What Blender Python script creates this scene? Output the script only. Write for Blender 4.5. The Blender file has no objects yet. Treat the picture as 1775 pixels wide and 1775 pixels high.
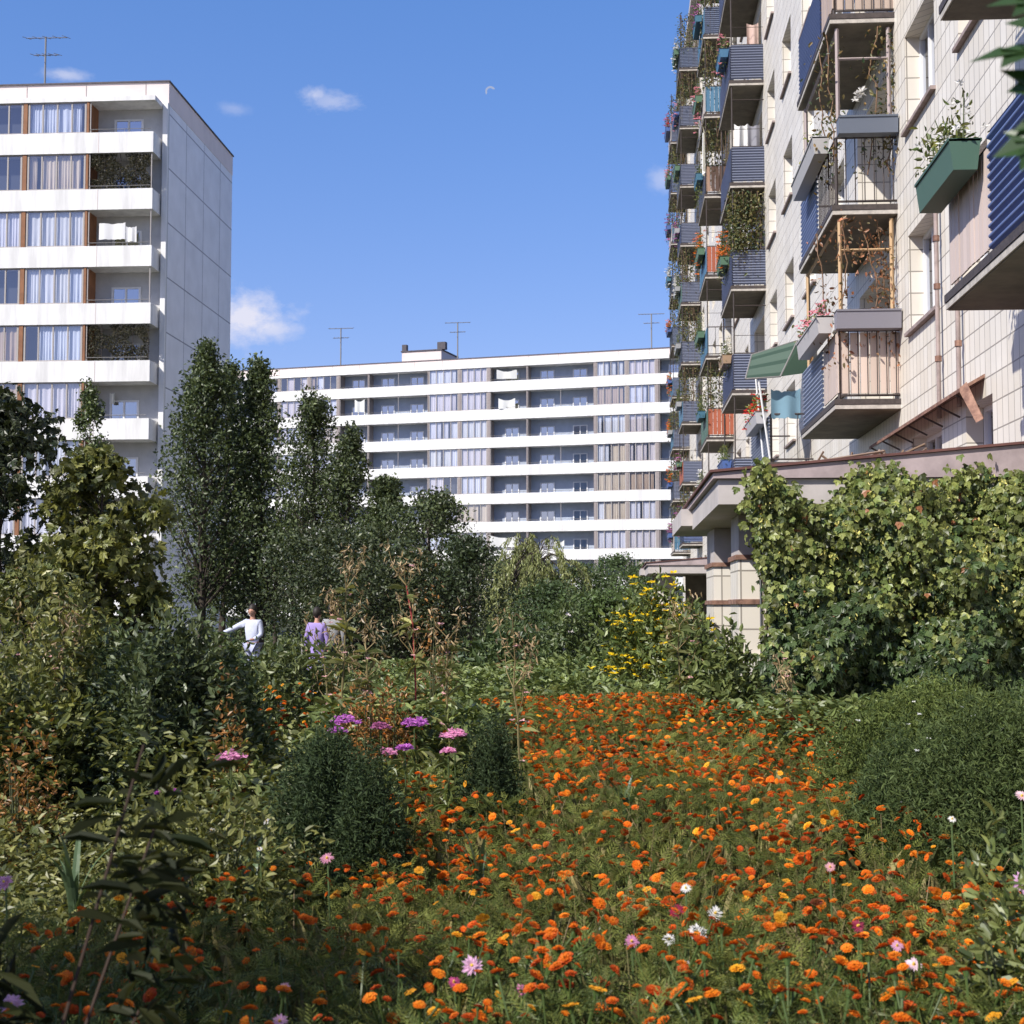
import bpy, math, random
import numpy as np
from mathutils import Vector, Matrix
random.seed(7); RNG = np.random.default_rng(7)
R = math.radians
S = bpy.context.scene
COL = S.collection

# ------------------------------------------------------------------ camera
F = 2535.0; PX = 1775.0; CX = CY = 887.5
YAW = R(4.02); PIT = R(3.68); HC = 1.7
fw = np.array([-math.sin(YAW)*math.cos(PIT), math.cos(YAW)*math.cos(PIT), math.sin(PIT)])
rt = np.array([math.cos(YAW), math.sin(YAW), 0.0])
up = np.cross(rt, fw)
CAM = np.array([0, 0, HC])
cd = bpy.data.cameras.new('camera'); cam = bpy.data.objects.new('camera', cd); COL.objects.link(cam)
cam.matrix_world = Matrix(((rt[0], up[0], -fw[0], 0), (rt[1], up[1], -fw[1], 0), (rt[2], up[2], -fw[2], HC), (0, 0, 0, 1)))
cd.sensor_width = 36; cd.lens = 36*F/PX; cd.clip_end = 5000; cd.clip_start = 0.05
cd.dof.use_dof = True; cd.dof.focus_distance = 16; cd.dof.aperture_fstop = 7
S.camera = cam

# ------------------------------------------------------------------ light
SUN = np.array([1.0, 1.0, -1.2]); SUN /= np.linalg.norm(SUN)
sl = bpy.data.lights.new('sun', 'SUN'); sl.energy = 4.6; sl.angle = R(0.53); sl.color = (1, 0.95, 0.87)
so = bpy.data.objects.new('sun', sl); COL.objects.link(so)
so.rotation_euler = Vector(SUN).to_track_quat('-Z', 'Y').to_euler()
W = bpy.data.worlds.new("World"); S.world = W; W.use_nodes = True
nt = W.node_tree; N = nt.nodes; L = nt.links
bg = N['Background']; bg.inputs[1].default_value = 0.14
sky = N.new('ShaderNodeTexSky'); sky.sky_type = 'NISHITA'; sky.sun_disc = False
elev = math.asin(-SUN[2]); sky.sun_elevation = elev
sky.sun_rotation = math.atan2(-SUN[0], -SUN[1])      # azimuth measured from +Y towards +X
sky.altitude = 0; sky.air_density = 1.0; sky.dust_density = 0.6; sky.ozone_density = 2.2
S.view_settings.view_transform = 'Standard'; S.view_settings.look = 'None'
S.view_settings.exposure = 0.5; S.view_settings.gamma = 1

def ray(px, py):
    d = fw*F + rt*(px-CX) - up*(py-CY)
    return d/np.linalg.norm(d)
def at(px, py, Y):                       # point seen at a photo pixel on the upright plane y = Y
    d = ray(px, py); return CAM + d*(Y/d[1])
def atX(px, py, X):
    d = ray(px, py); return CAM + d*(X/d[0])
def proj(P):
    P = np.atleast_2d(P)-CAM
    z = P@fw; return CX+F*(P@rt)/z, CY-F*(P@up)/z

# clouds: wisps at fixed directions of the sky
def mth(op, a, b=None, c=None, clamp=False):
    n = N.new('ShaderNodeMath'); n.operation = op; n.use_clamp = clamp
    for i, v in enumerate((a, b, c)):
        if v is None: continue
        if isinstance(v, (int, float)): n.inputs[i].default_value = v
        else: L.new(v, n.inputs[i])
    return n.outputs[0]
tc = N.new('ShaderNodeTexCoord')
hs = N.new('ShaderNodeHueSaturation'); L.new(sky.outputs[0], hs.inputs['Color'])
hs.inputs['Saturation'].default_value = 1.38; hs.inputs['Hue'].default_value = 0.506
gmn = N.new('ShaderNodeGamma'); gmn.inputs[1].default_value = 0.62; L.new(hs.outputs[0], gmn.inputs[0])
skm = N.new('ShaderNodeMixRGB'); skm.blend_type = 'MULTIPLY'; skm.inputs[0].default_value = 1; L.new(gmn.outputs[0], skm.inputs[1]); skm.inputs[2].default_value = (1.2, 1.17, 1.6, 1)
tot = None
def cloud(px, py, wx, wy, seed, dens, sc=14, stretch=1.6):
    global tot
    d = ray(px, py)
    dv = N.new('ShaderNodeVectorMath'); dv.operation = 'SUBTRACT'; L.new(tc.outputs['Generated'], dv.inputs[0]); dv.inputs[1].default_value = tuple(d)
    mp = N.new('ShaderNodeVectorMath'); mp.operation = 'MULTIPLY'; L.new(dv.outputs[0], mp.inputs[0]); mp.inputs[1].default_value = (F/wx, F/wx, F/wy)
    ln = N.new('ShaderNodeVectorMath'); ln.operation = 'LENGTH'; L.new(mp.outputs[0], ln.inputs[0])
    fall = mth('SUBTRACT', 1.0, ln.outputs['Value'], clamp=True)
    ns = N.new('ShaderNodeTexNoise'); ns.noise_dimensions = '4D'; ns.inputs['W'].default_value = seed; ns.inputs['Scale'].default_value = sc*2.6; ns.inputs['Detail'].default_value = 9; ns.inputs['Roughness'].default_value = 0.62
    m2 = N.new('ShaderNodeVectorMath'); m2.operation = 'MULTIPLY'; L.new(tc.outputs['Generated'], m2.inputs[0]); m2.inputs[1].default_value = (1, 1, stretch)
    L.new(m2.outputs[0], ns.inputs['Vector'])
    v = mth('MULTIPLY_ADD', fall, 0.75, -0.80)
    v = mth('ADD', v, ns.outputs['Fac'])
    v = mth('MULTIPLY', v, 3.0, clamp=True); v = mth('MULTIPLY', v, fall); v = mth('MULTIPLY', v, dens, clamp=True)
    tot = v if tot is None else mth('MAXIMUM', tot, v)
cloud(430, 550, 150, 95, 1.3, 1.2, 24, 1.5)
cloud(470, 570, 90, 45, 3.3, .8, 30)
cloud(575, 176, 95, 36, 2.1, .45, 40, 2.0)
cloud(545, 165, 55, 30, 7.7, .6, 40, 1.0)
cloud(1150, 310, 55, 45, 4.4, .45, 26)
cloud(115, 130, 70, 20, 5.9, .6, 30)
cloud(405, 188, 50, 22, 6.2, 0.25, 30)
mx = N.new('ShaderNodeMixRGB'); L.new(tot, mx.inputs[0]); L.new(skm.outputs[0], mx.inputs[1]); mx.inputs[2].default_value = (3.9, 3.95, 4.7, 1)
L.new(mx.outputs[0], bg.inputs[0])

# ------------------------------------------------------------------ helpers
def tag(o, label=None, cat=None, group=None, kind=None):
    for k, v in (('label', label), ('category', cat), ('group', group), ('kind', kind)):
        if v: o[k] = v
    return o
ORG = {}
def empty(name, loc, rz=0.0, label=None, cat=None, group=None):
    o = bpy.data.objects.new(name, None); COL.objects.link(o); o.location = loc; o.rotation_euler = (0, 0, rz)
    ORG[o.name] = np.array(loc, float) if rz == 0 else np.zeros(3)
    o.empty_display_size = 0.2
    return tag(o, label, cat, group)

class MB:
    """collects geometry; build() links it as one mesh object"""
    def __init__(s): s.V = []; s.F = []; s.C = []; s.M = []; s.n = 0
    def add(s, v, f, col=(1, 1, 1), m=0):
        v = np.asarray(v, float).reshape(-1, 3); f = np.asarray(f, int)
        c = np.asarray(col, float)
        if c.ndim == 1: c = np.tile(c, (len(v), 1))
        s.V.append(v); s.F.append(f+s.n); s.C.append(c); s.M.append(np.full(len(f), m)); s.n += len(v)
    def quad(s, a, b, c, d, m=0, col=(1, 1, 1)): s.add([a, b, c, d], [[0, 1, 2, 3]], col, m)
    def box(s, x0, x1, y0, y1, z0, z1, m=0, col=(1, 1, 1), rz=0, c=None):
        v = np.array([[x, y, z] for z in (z0, z1) for y in (y0, y1) for x in (x0, x1)], float)
        if rz:
            cc = np.array(c if c is not None else [(x0+x1)/2, (y0+y1)/2, 0]); ca, sa = math.cos(rz), math.sin(rz)
            w = v-cc; v = np.stack([w[:, 0]*ca-w[:, 1]*sa, w[:, 0]*sa+w[:, 1]*ca, w[:, 2]], 1)+cc
        s.add(v, [[0, 2, 3, 1], [4, 5, 7, 6], [0, 1, 5, 4], [2, 6, 7, 3], [0, 4, 6, 2], [1, 3, 7, 5]], col, m)
    def tube(s, pts, r, n=6, m=0, col=(1, 1, 1)):
        pts = np.asarray(pts, float); k = len(pts)
        r = np.full(k, r) if np.isscalar(r) else np.asarray(r, float)
        d = np.gradient(pts, axis=0); d /= np.linalg.norm(d, axis=1)[:, None]+1e-9
        ref = np.where(np.abs(d[:, 2:3]) > 0.9, [[1., 0, 0]], [[0, 0, 1.]])
        a = np.cross(d, ref); a /= np.linalg.norm(a, axis=1)[:, None]+1e-9; b = np.cross(d, a)
        t = np.linspace(0, 2*math.pi, n, endpoint=False)
        V = pts[:, None]+r[:, None, None]*(a[:, None]*np.cos(t)[None, :, None]+b[:, None]*np.sin(t)[None, :, None])
        f = [[i*n+j, i*n+(j+1) % n, (i+1)*n+(j+1) % n, (i+1)*n+j] for i in range(k-1) for j in range(n)]
        c = np.asarray(col, float)
        s.add(V.reshape(-1, 3), f, c, m)
        if n == 4: s.add(V[-1], [[0, 1, 2, 3]], c, m); s.add(V[0], [[3, 2, 1, 0]], c, m)
    def build(s, name, mats, parent=None, smooth=False, org=None, local=False):
        V = np.concatenate(s.V); C = np.concatenate(s.C)
        if org is None:
            org = ORG.get(parent.name, np.zeros(3)) if parent else np.zeros(3)
        if not local: V = V-org
        me = bpy.data.meshes.new(name); me.vertices.add(len(V)); me.vertices.foreach_set('co', V.ravel())
        loops = np.concatenate([f.ravel() for f in s.F]); lens = np.concatenate([np.full(len(f), f.shape[1]) for f in s.F])
        st = np.concatenate([[0], np.cumsum(lens)[:-1]])
        me.loops.add(len(loops)); me.loops.foreach_set('vertex_index', loops.astype(np.int32))
        me.polygons.add(len(lens)); me.polygons.foreach_set('loop_start', st.astype(np.int32)); me.polygons.foreach_set('loop_total', lens.astype(np.int32))
        if not isinstance(mats, (list, tuple)): mats = [mats]
        for m in mats: me.materials.append(m)
        me.polygons.foreach_set('material_index', np.concatenate(s.M).astype(np.int32))
        me.polygons.foreach_set('use_smooth', np.full(len(lens), bool(smooth)))
        ca = me.color_attributes.new('Col', 'FLOAT_COLOR', 'POINT')
        ca.data.foreach_set('color', np.concatenate([C, np.ones((len(C), 1))], 1).astype(np.float32).ravel())
        me.update(calc_edges=True)
        o = bpy.data.objects.new(name, me); COL.objects.link(o)
        if parent: o.parent = parent; ORG[o.name] = org
        elif org is not None and np.any(org): o.location = org
        return o

def frames(d, nrm):
    """rotation matrices: x axis along d, z axis near nrm"""
    d = d/(np.linalg.norm(d, axis=1)[:, None]+1e-9)
    y = np.cross(nrm, d); y /= np.linalg.norm(y, axis=1)[:, None]+1e-9
    z = np.cross(d, y)
    return np.stack([d, y, z], 2)
def rdir(n, rng=None):
    v = (rng or RNG).normal(size=(n, 3)); return v/np.linalg.norm(v, axis=1)[:, None]
# leaf templates: (verts, faces)
T_FAR = (np.array([[0, 0, 0], [.42, .3, .07], [1, 0, -.1], [.42, -.3, .07]]), np.array([[0, 1, 2, 3]]))
T_LEAF = (np.array([[0, 0, 0], [.22, .2, .06], [.62, .2, .05], [1, 0, -.14], [.62, -.2, .05], [.22, -.2, .06]]), np.array([[0, 1, 2, 3], [0, 3, 4, 5]]))
T_NARROW = (np.array([[0, 0, 0], [.25, .10, .06], [.62, .10, .03], [1, 0, -.2], [.62, -.10, .03], [.25, -.10, .06]]), np.array([[0, 1, 2, 3], [0, 3, 4, 5]]))
T_HOP = None
def fan(angs, lens, w):
    V = []; Fc = []
    for a, l in zip(angs, lens):
        ca, sa = math.cos(a), math.sin(a); b = len(V)
        for x, y, z in ((0, 0, 0), (.5*l, w*l, .05), (l, 0, -.1*l), (.5*l, -w*l, .05)):
            V.append((x*ca-y*sa, x*sa+y*ca, z))
        Fc.append([b, b+1, b+2, b+3])
    return np.array(V), np.array(Fc)
T_MAPLE = fan([-1.5, -.8, 0, .8, 1.5], [.55, .85, 1, .85, .55], .3)
T_IVY = fan([-1.25, -.6, 0, .6, 1.25], [.6, .85, 1, .85, .6], .22)
T_HOP = fan([-.85, 0, .85], [.72, 1, .72], .34)
def feather(n=5):
    V = []; Fc = []
    for i in range(n):
        x = .15+.75*i/(n-1)
        for sgn in (-1, 1):
            b = len(V); l = .34*(1-.5*x)
            V += [(x, 0, 0), (x+l*.75, sgn*l*.55, .03), (x+l*1.1, sgn*l*.95, 0), (x+l*.45, sgn*l*.62, .02)]
            Fc.append([b, b+1, b+2, b+3])
    b = len(V); V += [(0, .008, 0), (1.1, .004, -.03), (1.1, -.004, -.03), (0, -.008, 0)]; Fc.append([b, b+1, b+2, b+3])
    return np.array(V), np.array(Fc)
T_FEATHER = feather(5)

def put(mb, T, P, M, size, col, m=0):
    """copies of template T at P with orientation M (n,3,3), size (n,)"""
    v, f = T; n = len(P); k = len(v)
    size = np.broadcast_to(size, (n,))
    V = np.einsum('nij,kj->nki', M, v)*size[:, None, None]+P[:, None]
    Fc = (f[None]+(np.arange(n)*k)[:, None, None]).reshape(-1, f.shape[1])
    C = np.repeat(col, k, axis=0) if np.ndim(col) == 2 else col
    mb.add(V.reshape(-1, 3), Fc, C, m)
def tint(n, c0, c1, var=.25, rng=None):
    rng = rng or RNG; t = rng.random((n, 1)); c = np.array(c0)*(1-t)+np.array(c1)*t
    if c1[1] > c1[0]*.98 and c1[1] > c1[2]*1.2: c = c*np.array([1.3, 1.18, .95])      # leaf greens lean warm
    return c*(1+var*rng.normal(size=(n, 1))).clip(.35, 2)

# ------------------------------------------------------------------ materials
def mat(name, col=(.5, .5, .5), rough=.7, spec=.4, metal=0, noise=0, nscale=6, bump=0, col2=None, streak=False):
    m = bpy.data.materials.new(name); m.use_nodes = True; t = m.node_tree; b = t.nodes['Principled BSDF']
    b.inputs['Roughness'].default_value = rough; b.inputs['Specular IOR Level'].default_value = spec; b.inputs['Metallic'].default_value = metal
    b.inputs['Base Color'].default_value = (*col, 1)
    if noise or bump:
        g = t.nodes.new('ShaderNodeNewGeometry'); mp = t.nodes.new('ShaderNodeMapping'); t.links.new(g.outputs['Position'], mp.inputs[0])
        if streak: mp.inputs['Scale'].default_value = (1, 1, .12)
        n = t.nodes.new('ShaderNodeTexNoise'); n.inputs['Scale'].default_value = nscale; n.inputs['Detail'].default_value = 6; n.inputs['Roughness'].default_value = .65
        t.links.new(mp.outputs[0], n.inputs['Vector'])
        if noise:
            r = t.nodes.new('ShaderNodeValToRGB'); c2 = col2 or tuple(c*(1-noise) for c in col)
            r.color_ramp.elements[0].position = .35; r.color_ramp.elements[1].position = .62
            r.color_ramp.elements[0].color = (*c2, 1); r.color_ramp.elements[1].color = (*col, 1)
            t.links.new(n.outputs['Fac'], r.inputs[0]); t.links.new(r.outputs[0], b.inputs['Base Color'])
        if bump:
            bp = t.nodes.new('ShaderNodeBump'); bp.inputs['Strength'].default_value = bump; bp.inputs['Distance'].default_value = .02
            t.links.new(n.outputs['Fac'], bp.inputs['Height']); t.links.new(bp.outputs[0], b.inputs['Normal'])
    return m
def brickmat(name, c1, c2, mortar, w, h, ms, rough, zoff=0, bump=.4, offset=0.0, var=.06, noise_dirt=.12):
    m = bpy.data.materials.new(name); m.use_nodes = True; t = m.node_tree; b = t.nodes['Principled BSDF']; b.inputs['Roughness'].default_value = rough
    tcx = t.nodes.new('ShaderNodeTexCoord'); sp = t.nodes.new('ShaderNodeSeparateXYZ'); t.links.new(tcx.outputs['Object'], sp.inputs[0])
    ad = t.nodes.new('ShaderNodeMath'); t.links.new(sp.outputs[0], ad.inputs[0]); t.links.new(sp.outputs[1], ad.inputs[1])
    az = t.nodes.new('ShaderNodeMath'); t.links.new(sp.outputs[2], az.inputs[0]); az.inputs[1].default_value = zoff
    cb = t.nodes.new('ShaderNodeCombineXYZ'); t.links.new(ad.outputs[0], cb.inputs[0]); t.links.new(az.outputs[0], cb.inputs[1])
    br = t.nodes.new('ShaderNodeTexBrick'); br.offset = offset; br.squash = 1; br.inputs['Scale'].default_value = 1
    br.inputs['Brick Width'].default_value = w; br.inputs['Row Height'].default_value = h; br.inputs['Mortar Size'].default_value = ms; br.inputs['Mortar Smooth'].default_value = .1
    br.inputs['Color1'].default_value = (*c1, 1); br.inputs['Color2'].default_value = (*c2, 1); br.inputs['Mortar'].default_value = (*mortar, 1)
    t.links.new(cb.outputs[0], br.inputs['Vector'])
    n = t.nodes.new('ShaderNodeTexNoise'); n.inputs['Scale'].default_value = .9; n.inputs['Detail'].default_value = 7; t.links.new(tcx.outputs['Object'], n.inputs['Vector'])
    r = t.nodes.new('ShaderNodeMapRange'); r.inputs[1].default_value = .3; r.inputs[2].default_value = .7; r.inputs[3].default_value = 1-noise_dirt*2; r.inputs[4].default_value = 1; t.links.new(n.outputs['Fac'], r.inputs[0])
    mm = t.nodes.new('ShaderNodeMixRGB'); mm.blend_type = 'MULTIPLY'; mm.inputs[0].default_value = 1; t.links.new(br.outputs['Color'], mm.inputs[1]); t.links.new(r.outputs[0], mm.inputs[2])
    t.links.new(mm.outputs[0], b.inputs['Base Color'])
    bp = t.nodes.new('ShaderNodeBump'); bp.inputs['Strength'].default_value = bump; bp.inputs['Distance'].default_value = .01; bp.invert = True
    t.links.new(br.outputs['Fac'], bp.inputs['Height']); t.links.new(bp.outputs[0], b.inputs['Normal'])
    return m
def vcmat(name, rough=.5, spec=.4, trans=.25):
    m = bpy.data.materials.new(name); m.use_nodes = True; t = m.node_tree; b = t.nodes['Principled BSDF']; o = t.nodes['Material Output']
    a = t.nodes.new('ShaderNodeAttribute'); a.attribute_name = 'Col'; t.links.new(a.outputs['Color'], b.inputs['Base Color'])
    b.inputs['Roughness'].default_value = rough; b.inputs['Specular IOR Level'].default_value = spec
    if trans:
        tr = t.nodes.new('ShaderNodeBsdfTranslucent'); g = t.nodes.new('ShaderNodeMixRGB'); g.blend_type = 'MULTIPLY'; g.inputs[0].default_value = 1
        g.inputs[2].default_value = (1.3, 1.25, .6, 1) if trans < .35 else (1, 1, 1, 1)
        t.links.new(a.outputs['Color'], g.inputs[1]); t.links.new(g.outputs[0], tr.inputs[0])
        ms = t.nodes.new('ShaderNodeMixShader'); ms.inputs[0].default_value = trans; t.links.new(b.outputs[0], ms.inputs[1]); t.links.new(tr.outputs[0], ms.inputs[2]); t.links.new(ms.outputs[0], o.inputs[0])
    return m
def glassmat(name, fac=.35, tintc=(.75, .82, .9)):
    m = bpy.data.materials.new(name); m.use_nodes = True; t = m.node_tree; o = t.nodes['Material Output']; t.nodes.remove(t.nodes['Principled BSDF'])
    tr = t.nodes.new('ShaderNodeBsdfTransparent'); tr.inputs[0].default_value = (*tintc, 1)
    gl = t.nodes.new('ShaderNodeBsdfGlossy'); gl.inputs['Roughness'].default_value = .03; gl.inputs[0].default_value = (.9, .93, 1, 1)
    ms = t.nodes.new('ShaderNodeMixShader'); ms.inputs[0].default_value = fac
    t.links.new(tr.outputs[0], ms.inputs[1]); t.links.new(gl.outputs[0], ms.inputs[2]); t.links.new(ms.outputs[0], o.inputs[0])
    return m
LEAF = vcmat('leaf', .42, .4, .22); LEAF2 = vcmat('fine_leaf', .62, .2, .25); PETAL = vcmat('petal', .6, .25, .36); STEM = vcmat('stem', .7, .3, 0); CLOTH = vcmat('cloth', .85, .1, .2)
PAINT = vcmat('painted', .55, .4, 0)
M_white = mat('white_paint', (.80, .79, .77), .75, noise=.26, nscale=1.6, streak=True)
M_attic = mat('attic_panel', (.72, .62, .58), .8, noise=.1, nscale=.6)
M_panel = brickmat('wall_panel', (.82, .82, .84), (.79, .79, .82), (.30, .30, .33), 3.3, 2.8, .035, .85, 1.35, .3, 0, .03, .06)
M_backb = mat('blue_loggia_wall', (.40, .45, .54), .85, noise=.12, nscale=2)
M_back = mat('loggia_wall', (.50, .50, .50), .85, noise=.12, nscale=2)
M_brown = mat('brown_board', (.27, .12, .055), .7, noise=.3, nscale=2)
M_frame = mat('window_frame', (.36, .33, .31), .6)
M_wframe = mat('white_frame', (.72, .72, .72), .5)
M_glass = glassmat('glass', .2, (.93, .95, 1)); M_glassd = glassmat('dark_glass', .42, (.35, .4, .45))
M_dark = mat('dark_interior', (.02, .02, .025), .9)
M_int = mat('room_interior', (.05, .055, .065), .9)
M_rail = mat('rail_metal', (.22, .21, .20), .5, .5)
M_roofedge = mat('roof_felt', (.10, .09, .10), .8, noise=.3)
M_tile = brickmat('ceramic_tile', (.78, .735, .655), (.70, .645, .55), (.30, .27, .23), .225, .302, .0085, .45, .05, .5, 0, .05, .07)
M_conc = mat('concrete', (.20, .175, .14), .85, noise=.35, nscale=3, bump=.3)
M_concL = mat('pale_concrete', (.62, .58, .53), .85, noise=.2, nscale=4, bump=.2)
M_lip = mat('slab_edge', (.50, .46, .41), .8, noise=.35, nscale=8)
M_fascia = mat('fascia', (.48, .44, .42), .7, noise=.18, nscale=2.5, bump=.1)
M_mauve = mat('roof_sheet', (.42, .34, .34), .6, noise=.3, nscale=3)
M_redroof = mat('red_roof', (.14, .06, .05), .7, noise=.4, nscale=4)
M_rust = mat('rusty_metal', (.30, .17, .12), .8, noise=.6, nscale=9, col2=(.12, .06, .045), bump=.3)
M_pipe = mat('pipe', (.34, .27, .25), .7, noise=.4, nscale=5)
M_iron = mat('dark_iron', (.07, .055, .05), .6, noise=.4, nscale=20)
M_soil = mat('soil', (.05, .045, .028), .95, noise=.5, nscale=5, bump=.6, col2=(.03, .045, .018))
M_asph = mat('asphalt', (.06, .06, .065), .9, noise=.25, nscale=8, bump=.3)
M_bark = mat('bark', (.07, .055, .042), .9, noise=.5, nscale=18, bump=.8)
M_skin = mat('skin', (.42, .22, .15), .6)
M_hair = mat('hair', (.02, .014, .01), .6)

# ------------------------------------------------------------------ ground
g = MB()
xs = np.concatenate([[-1500, -300], np.linspace(-60, 60, 61), [300, 1500]]); ys = np.concatenate([[-600, -60], np.linspace(-10, 60, 71), [120, 400, 2500]])
XX, YY = np.meshgrid(xs, ys); ZZ = np.zeros_like(XX)
nx = len(xs); idx = np.arange(len(ys)*nx).reshape(len(ys), nx)
g.add(np.stack([XX, YY, ZZ], 2), np.stack([idx[:-1, :-1], idx[:-1, 1:], idx[1:, 1:], idx[1:, :-1]], -1).reshape(-1, 4))
tag(g.build('ground', M_soil), kind='structure')
p = MB(); p.box(-60, -.6, 27.5, 32.5, -.1, .02); tag(p.build('path', M_asph), kind='structure')
p = MB(); p.box(-7.5, -4.7, 11.5, 32.5-5.004, -.1, .016); tag(p.build('garden_path', M_asph), kind='structure')
k = MB(); k.box(-60, -.6, 27.35, 27.496, -.1, .13); tag(k.build('kerb', M_concL), kind='structure')
# moon
mm_ = bpy.data.materials.new('moon'); mm_.use_nodes = True; b = mm_.node_tree.nodes['Principled BSDF']; b.inputs['Base Color'].default_value = (0, 0, 0, 1)
b.inputs['Emission Color'].default_value = (.50, .60, .88, 1); b.inputs['Emission Strength'].default_value = .5
mo = MB(); c = CAM+ray(850, 158)*2500; rr = 8.5*2500/F; a0 = np.linspace(-1.1, 2.2, 15)+math.pi*.5
outer = np.stack([np.cos(a0), np.sin(a0)], 1); inner = outer*.62+np.array([.28*math.cos(a0.mean()+math.pi), .28*math.sin(a0.mean()+math.pi)])*-1*(.3)
inner[0] = outer[0]; inner[-1] = outer[-1]
v = np.concatenate([outer, inner]); v3 = c+(v[:, :1]*rt+v[:, 1:]*up)*rr
v3b = v3+fw*3
n_ = len(a0); mo.add(np.concatenate([v3, v3b]), [[i, i+1, n_+i+1, n_+i] for i in range(n_-1)]+[[2*n_+i, 3*n_+i, 3*n_+i+1, 2*n_+i+1] for i in range(n_-1)])
tag(mo.build('moon', mm_), 'thin pale daytime moon high in the blue sky', 'moon')

# ------------------------------------------------------------------ panel apartment blocks (left and middle)
def curtain(w, h, col, waves=7, part=1.0, seed=0):
    """hanging cloth in local x (0..w), z (0..h)"""
    rg = np.random.default_rng(seed); nx_ = 28
    x = np.linspace(0, w*part, nx_); y = .03*np.sin(x/w*waves*6.28+rg.random()*6)+.012*np.sin(x*23+rg.random()*6)
    V = []; 
    for z in (0, h*.5, h): V += [(xx+(0 if z == h else (w*part-xx)*0), yy*(1.2 if z == 0 else .6), z) for xx, yy in zip(x, y)]
    Fc = [[r*nx_+i, r*nx_+i+1, (r+1)*nx_+i+1, (r+1)*nx_+i] for r in range(2) for i in range(nx_-1)]
    return np.array(V), Fc
CURT = [(.82, .82, .84), (.80, .79, .77), (.82, .82, .88), (.82, .80, .84), (.80, .74, .74), (.56, .42, .29), (.74, .62, .46), (.74, .77, .84), (.78, .70, .68)]
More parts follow.
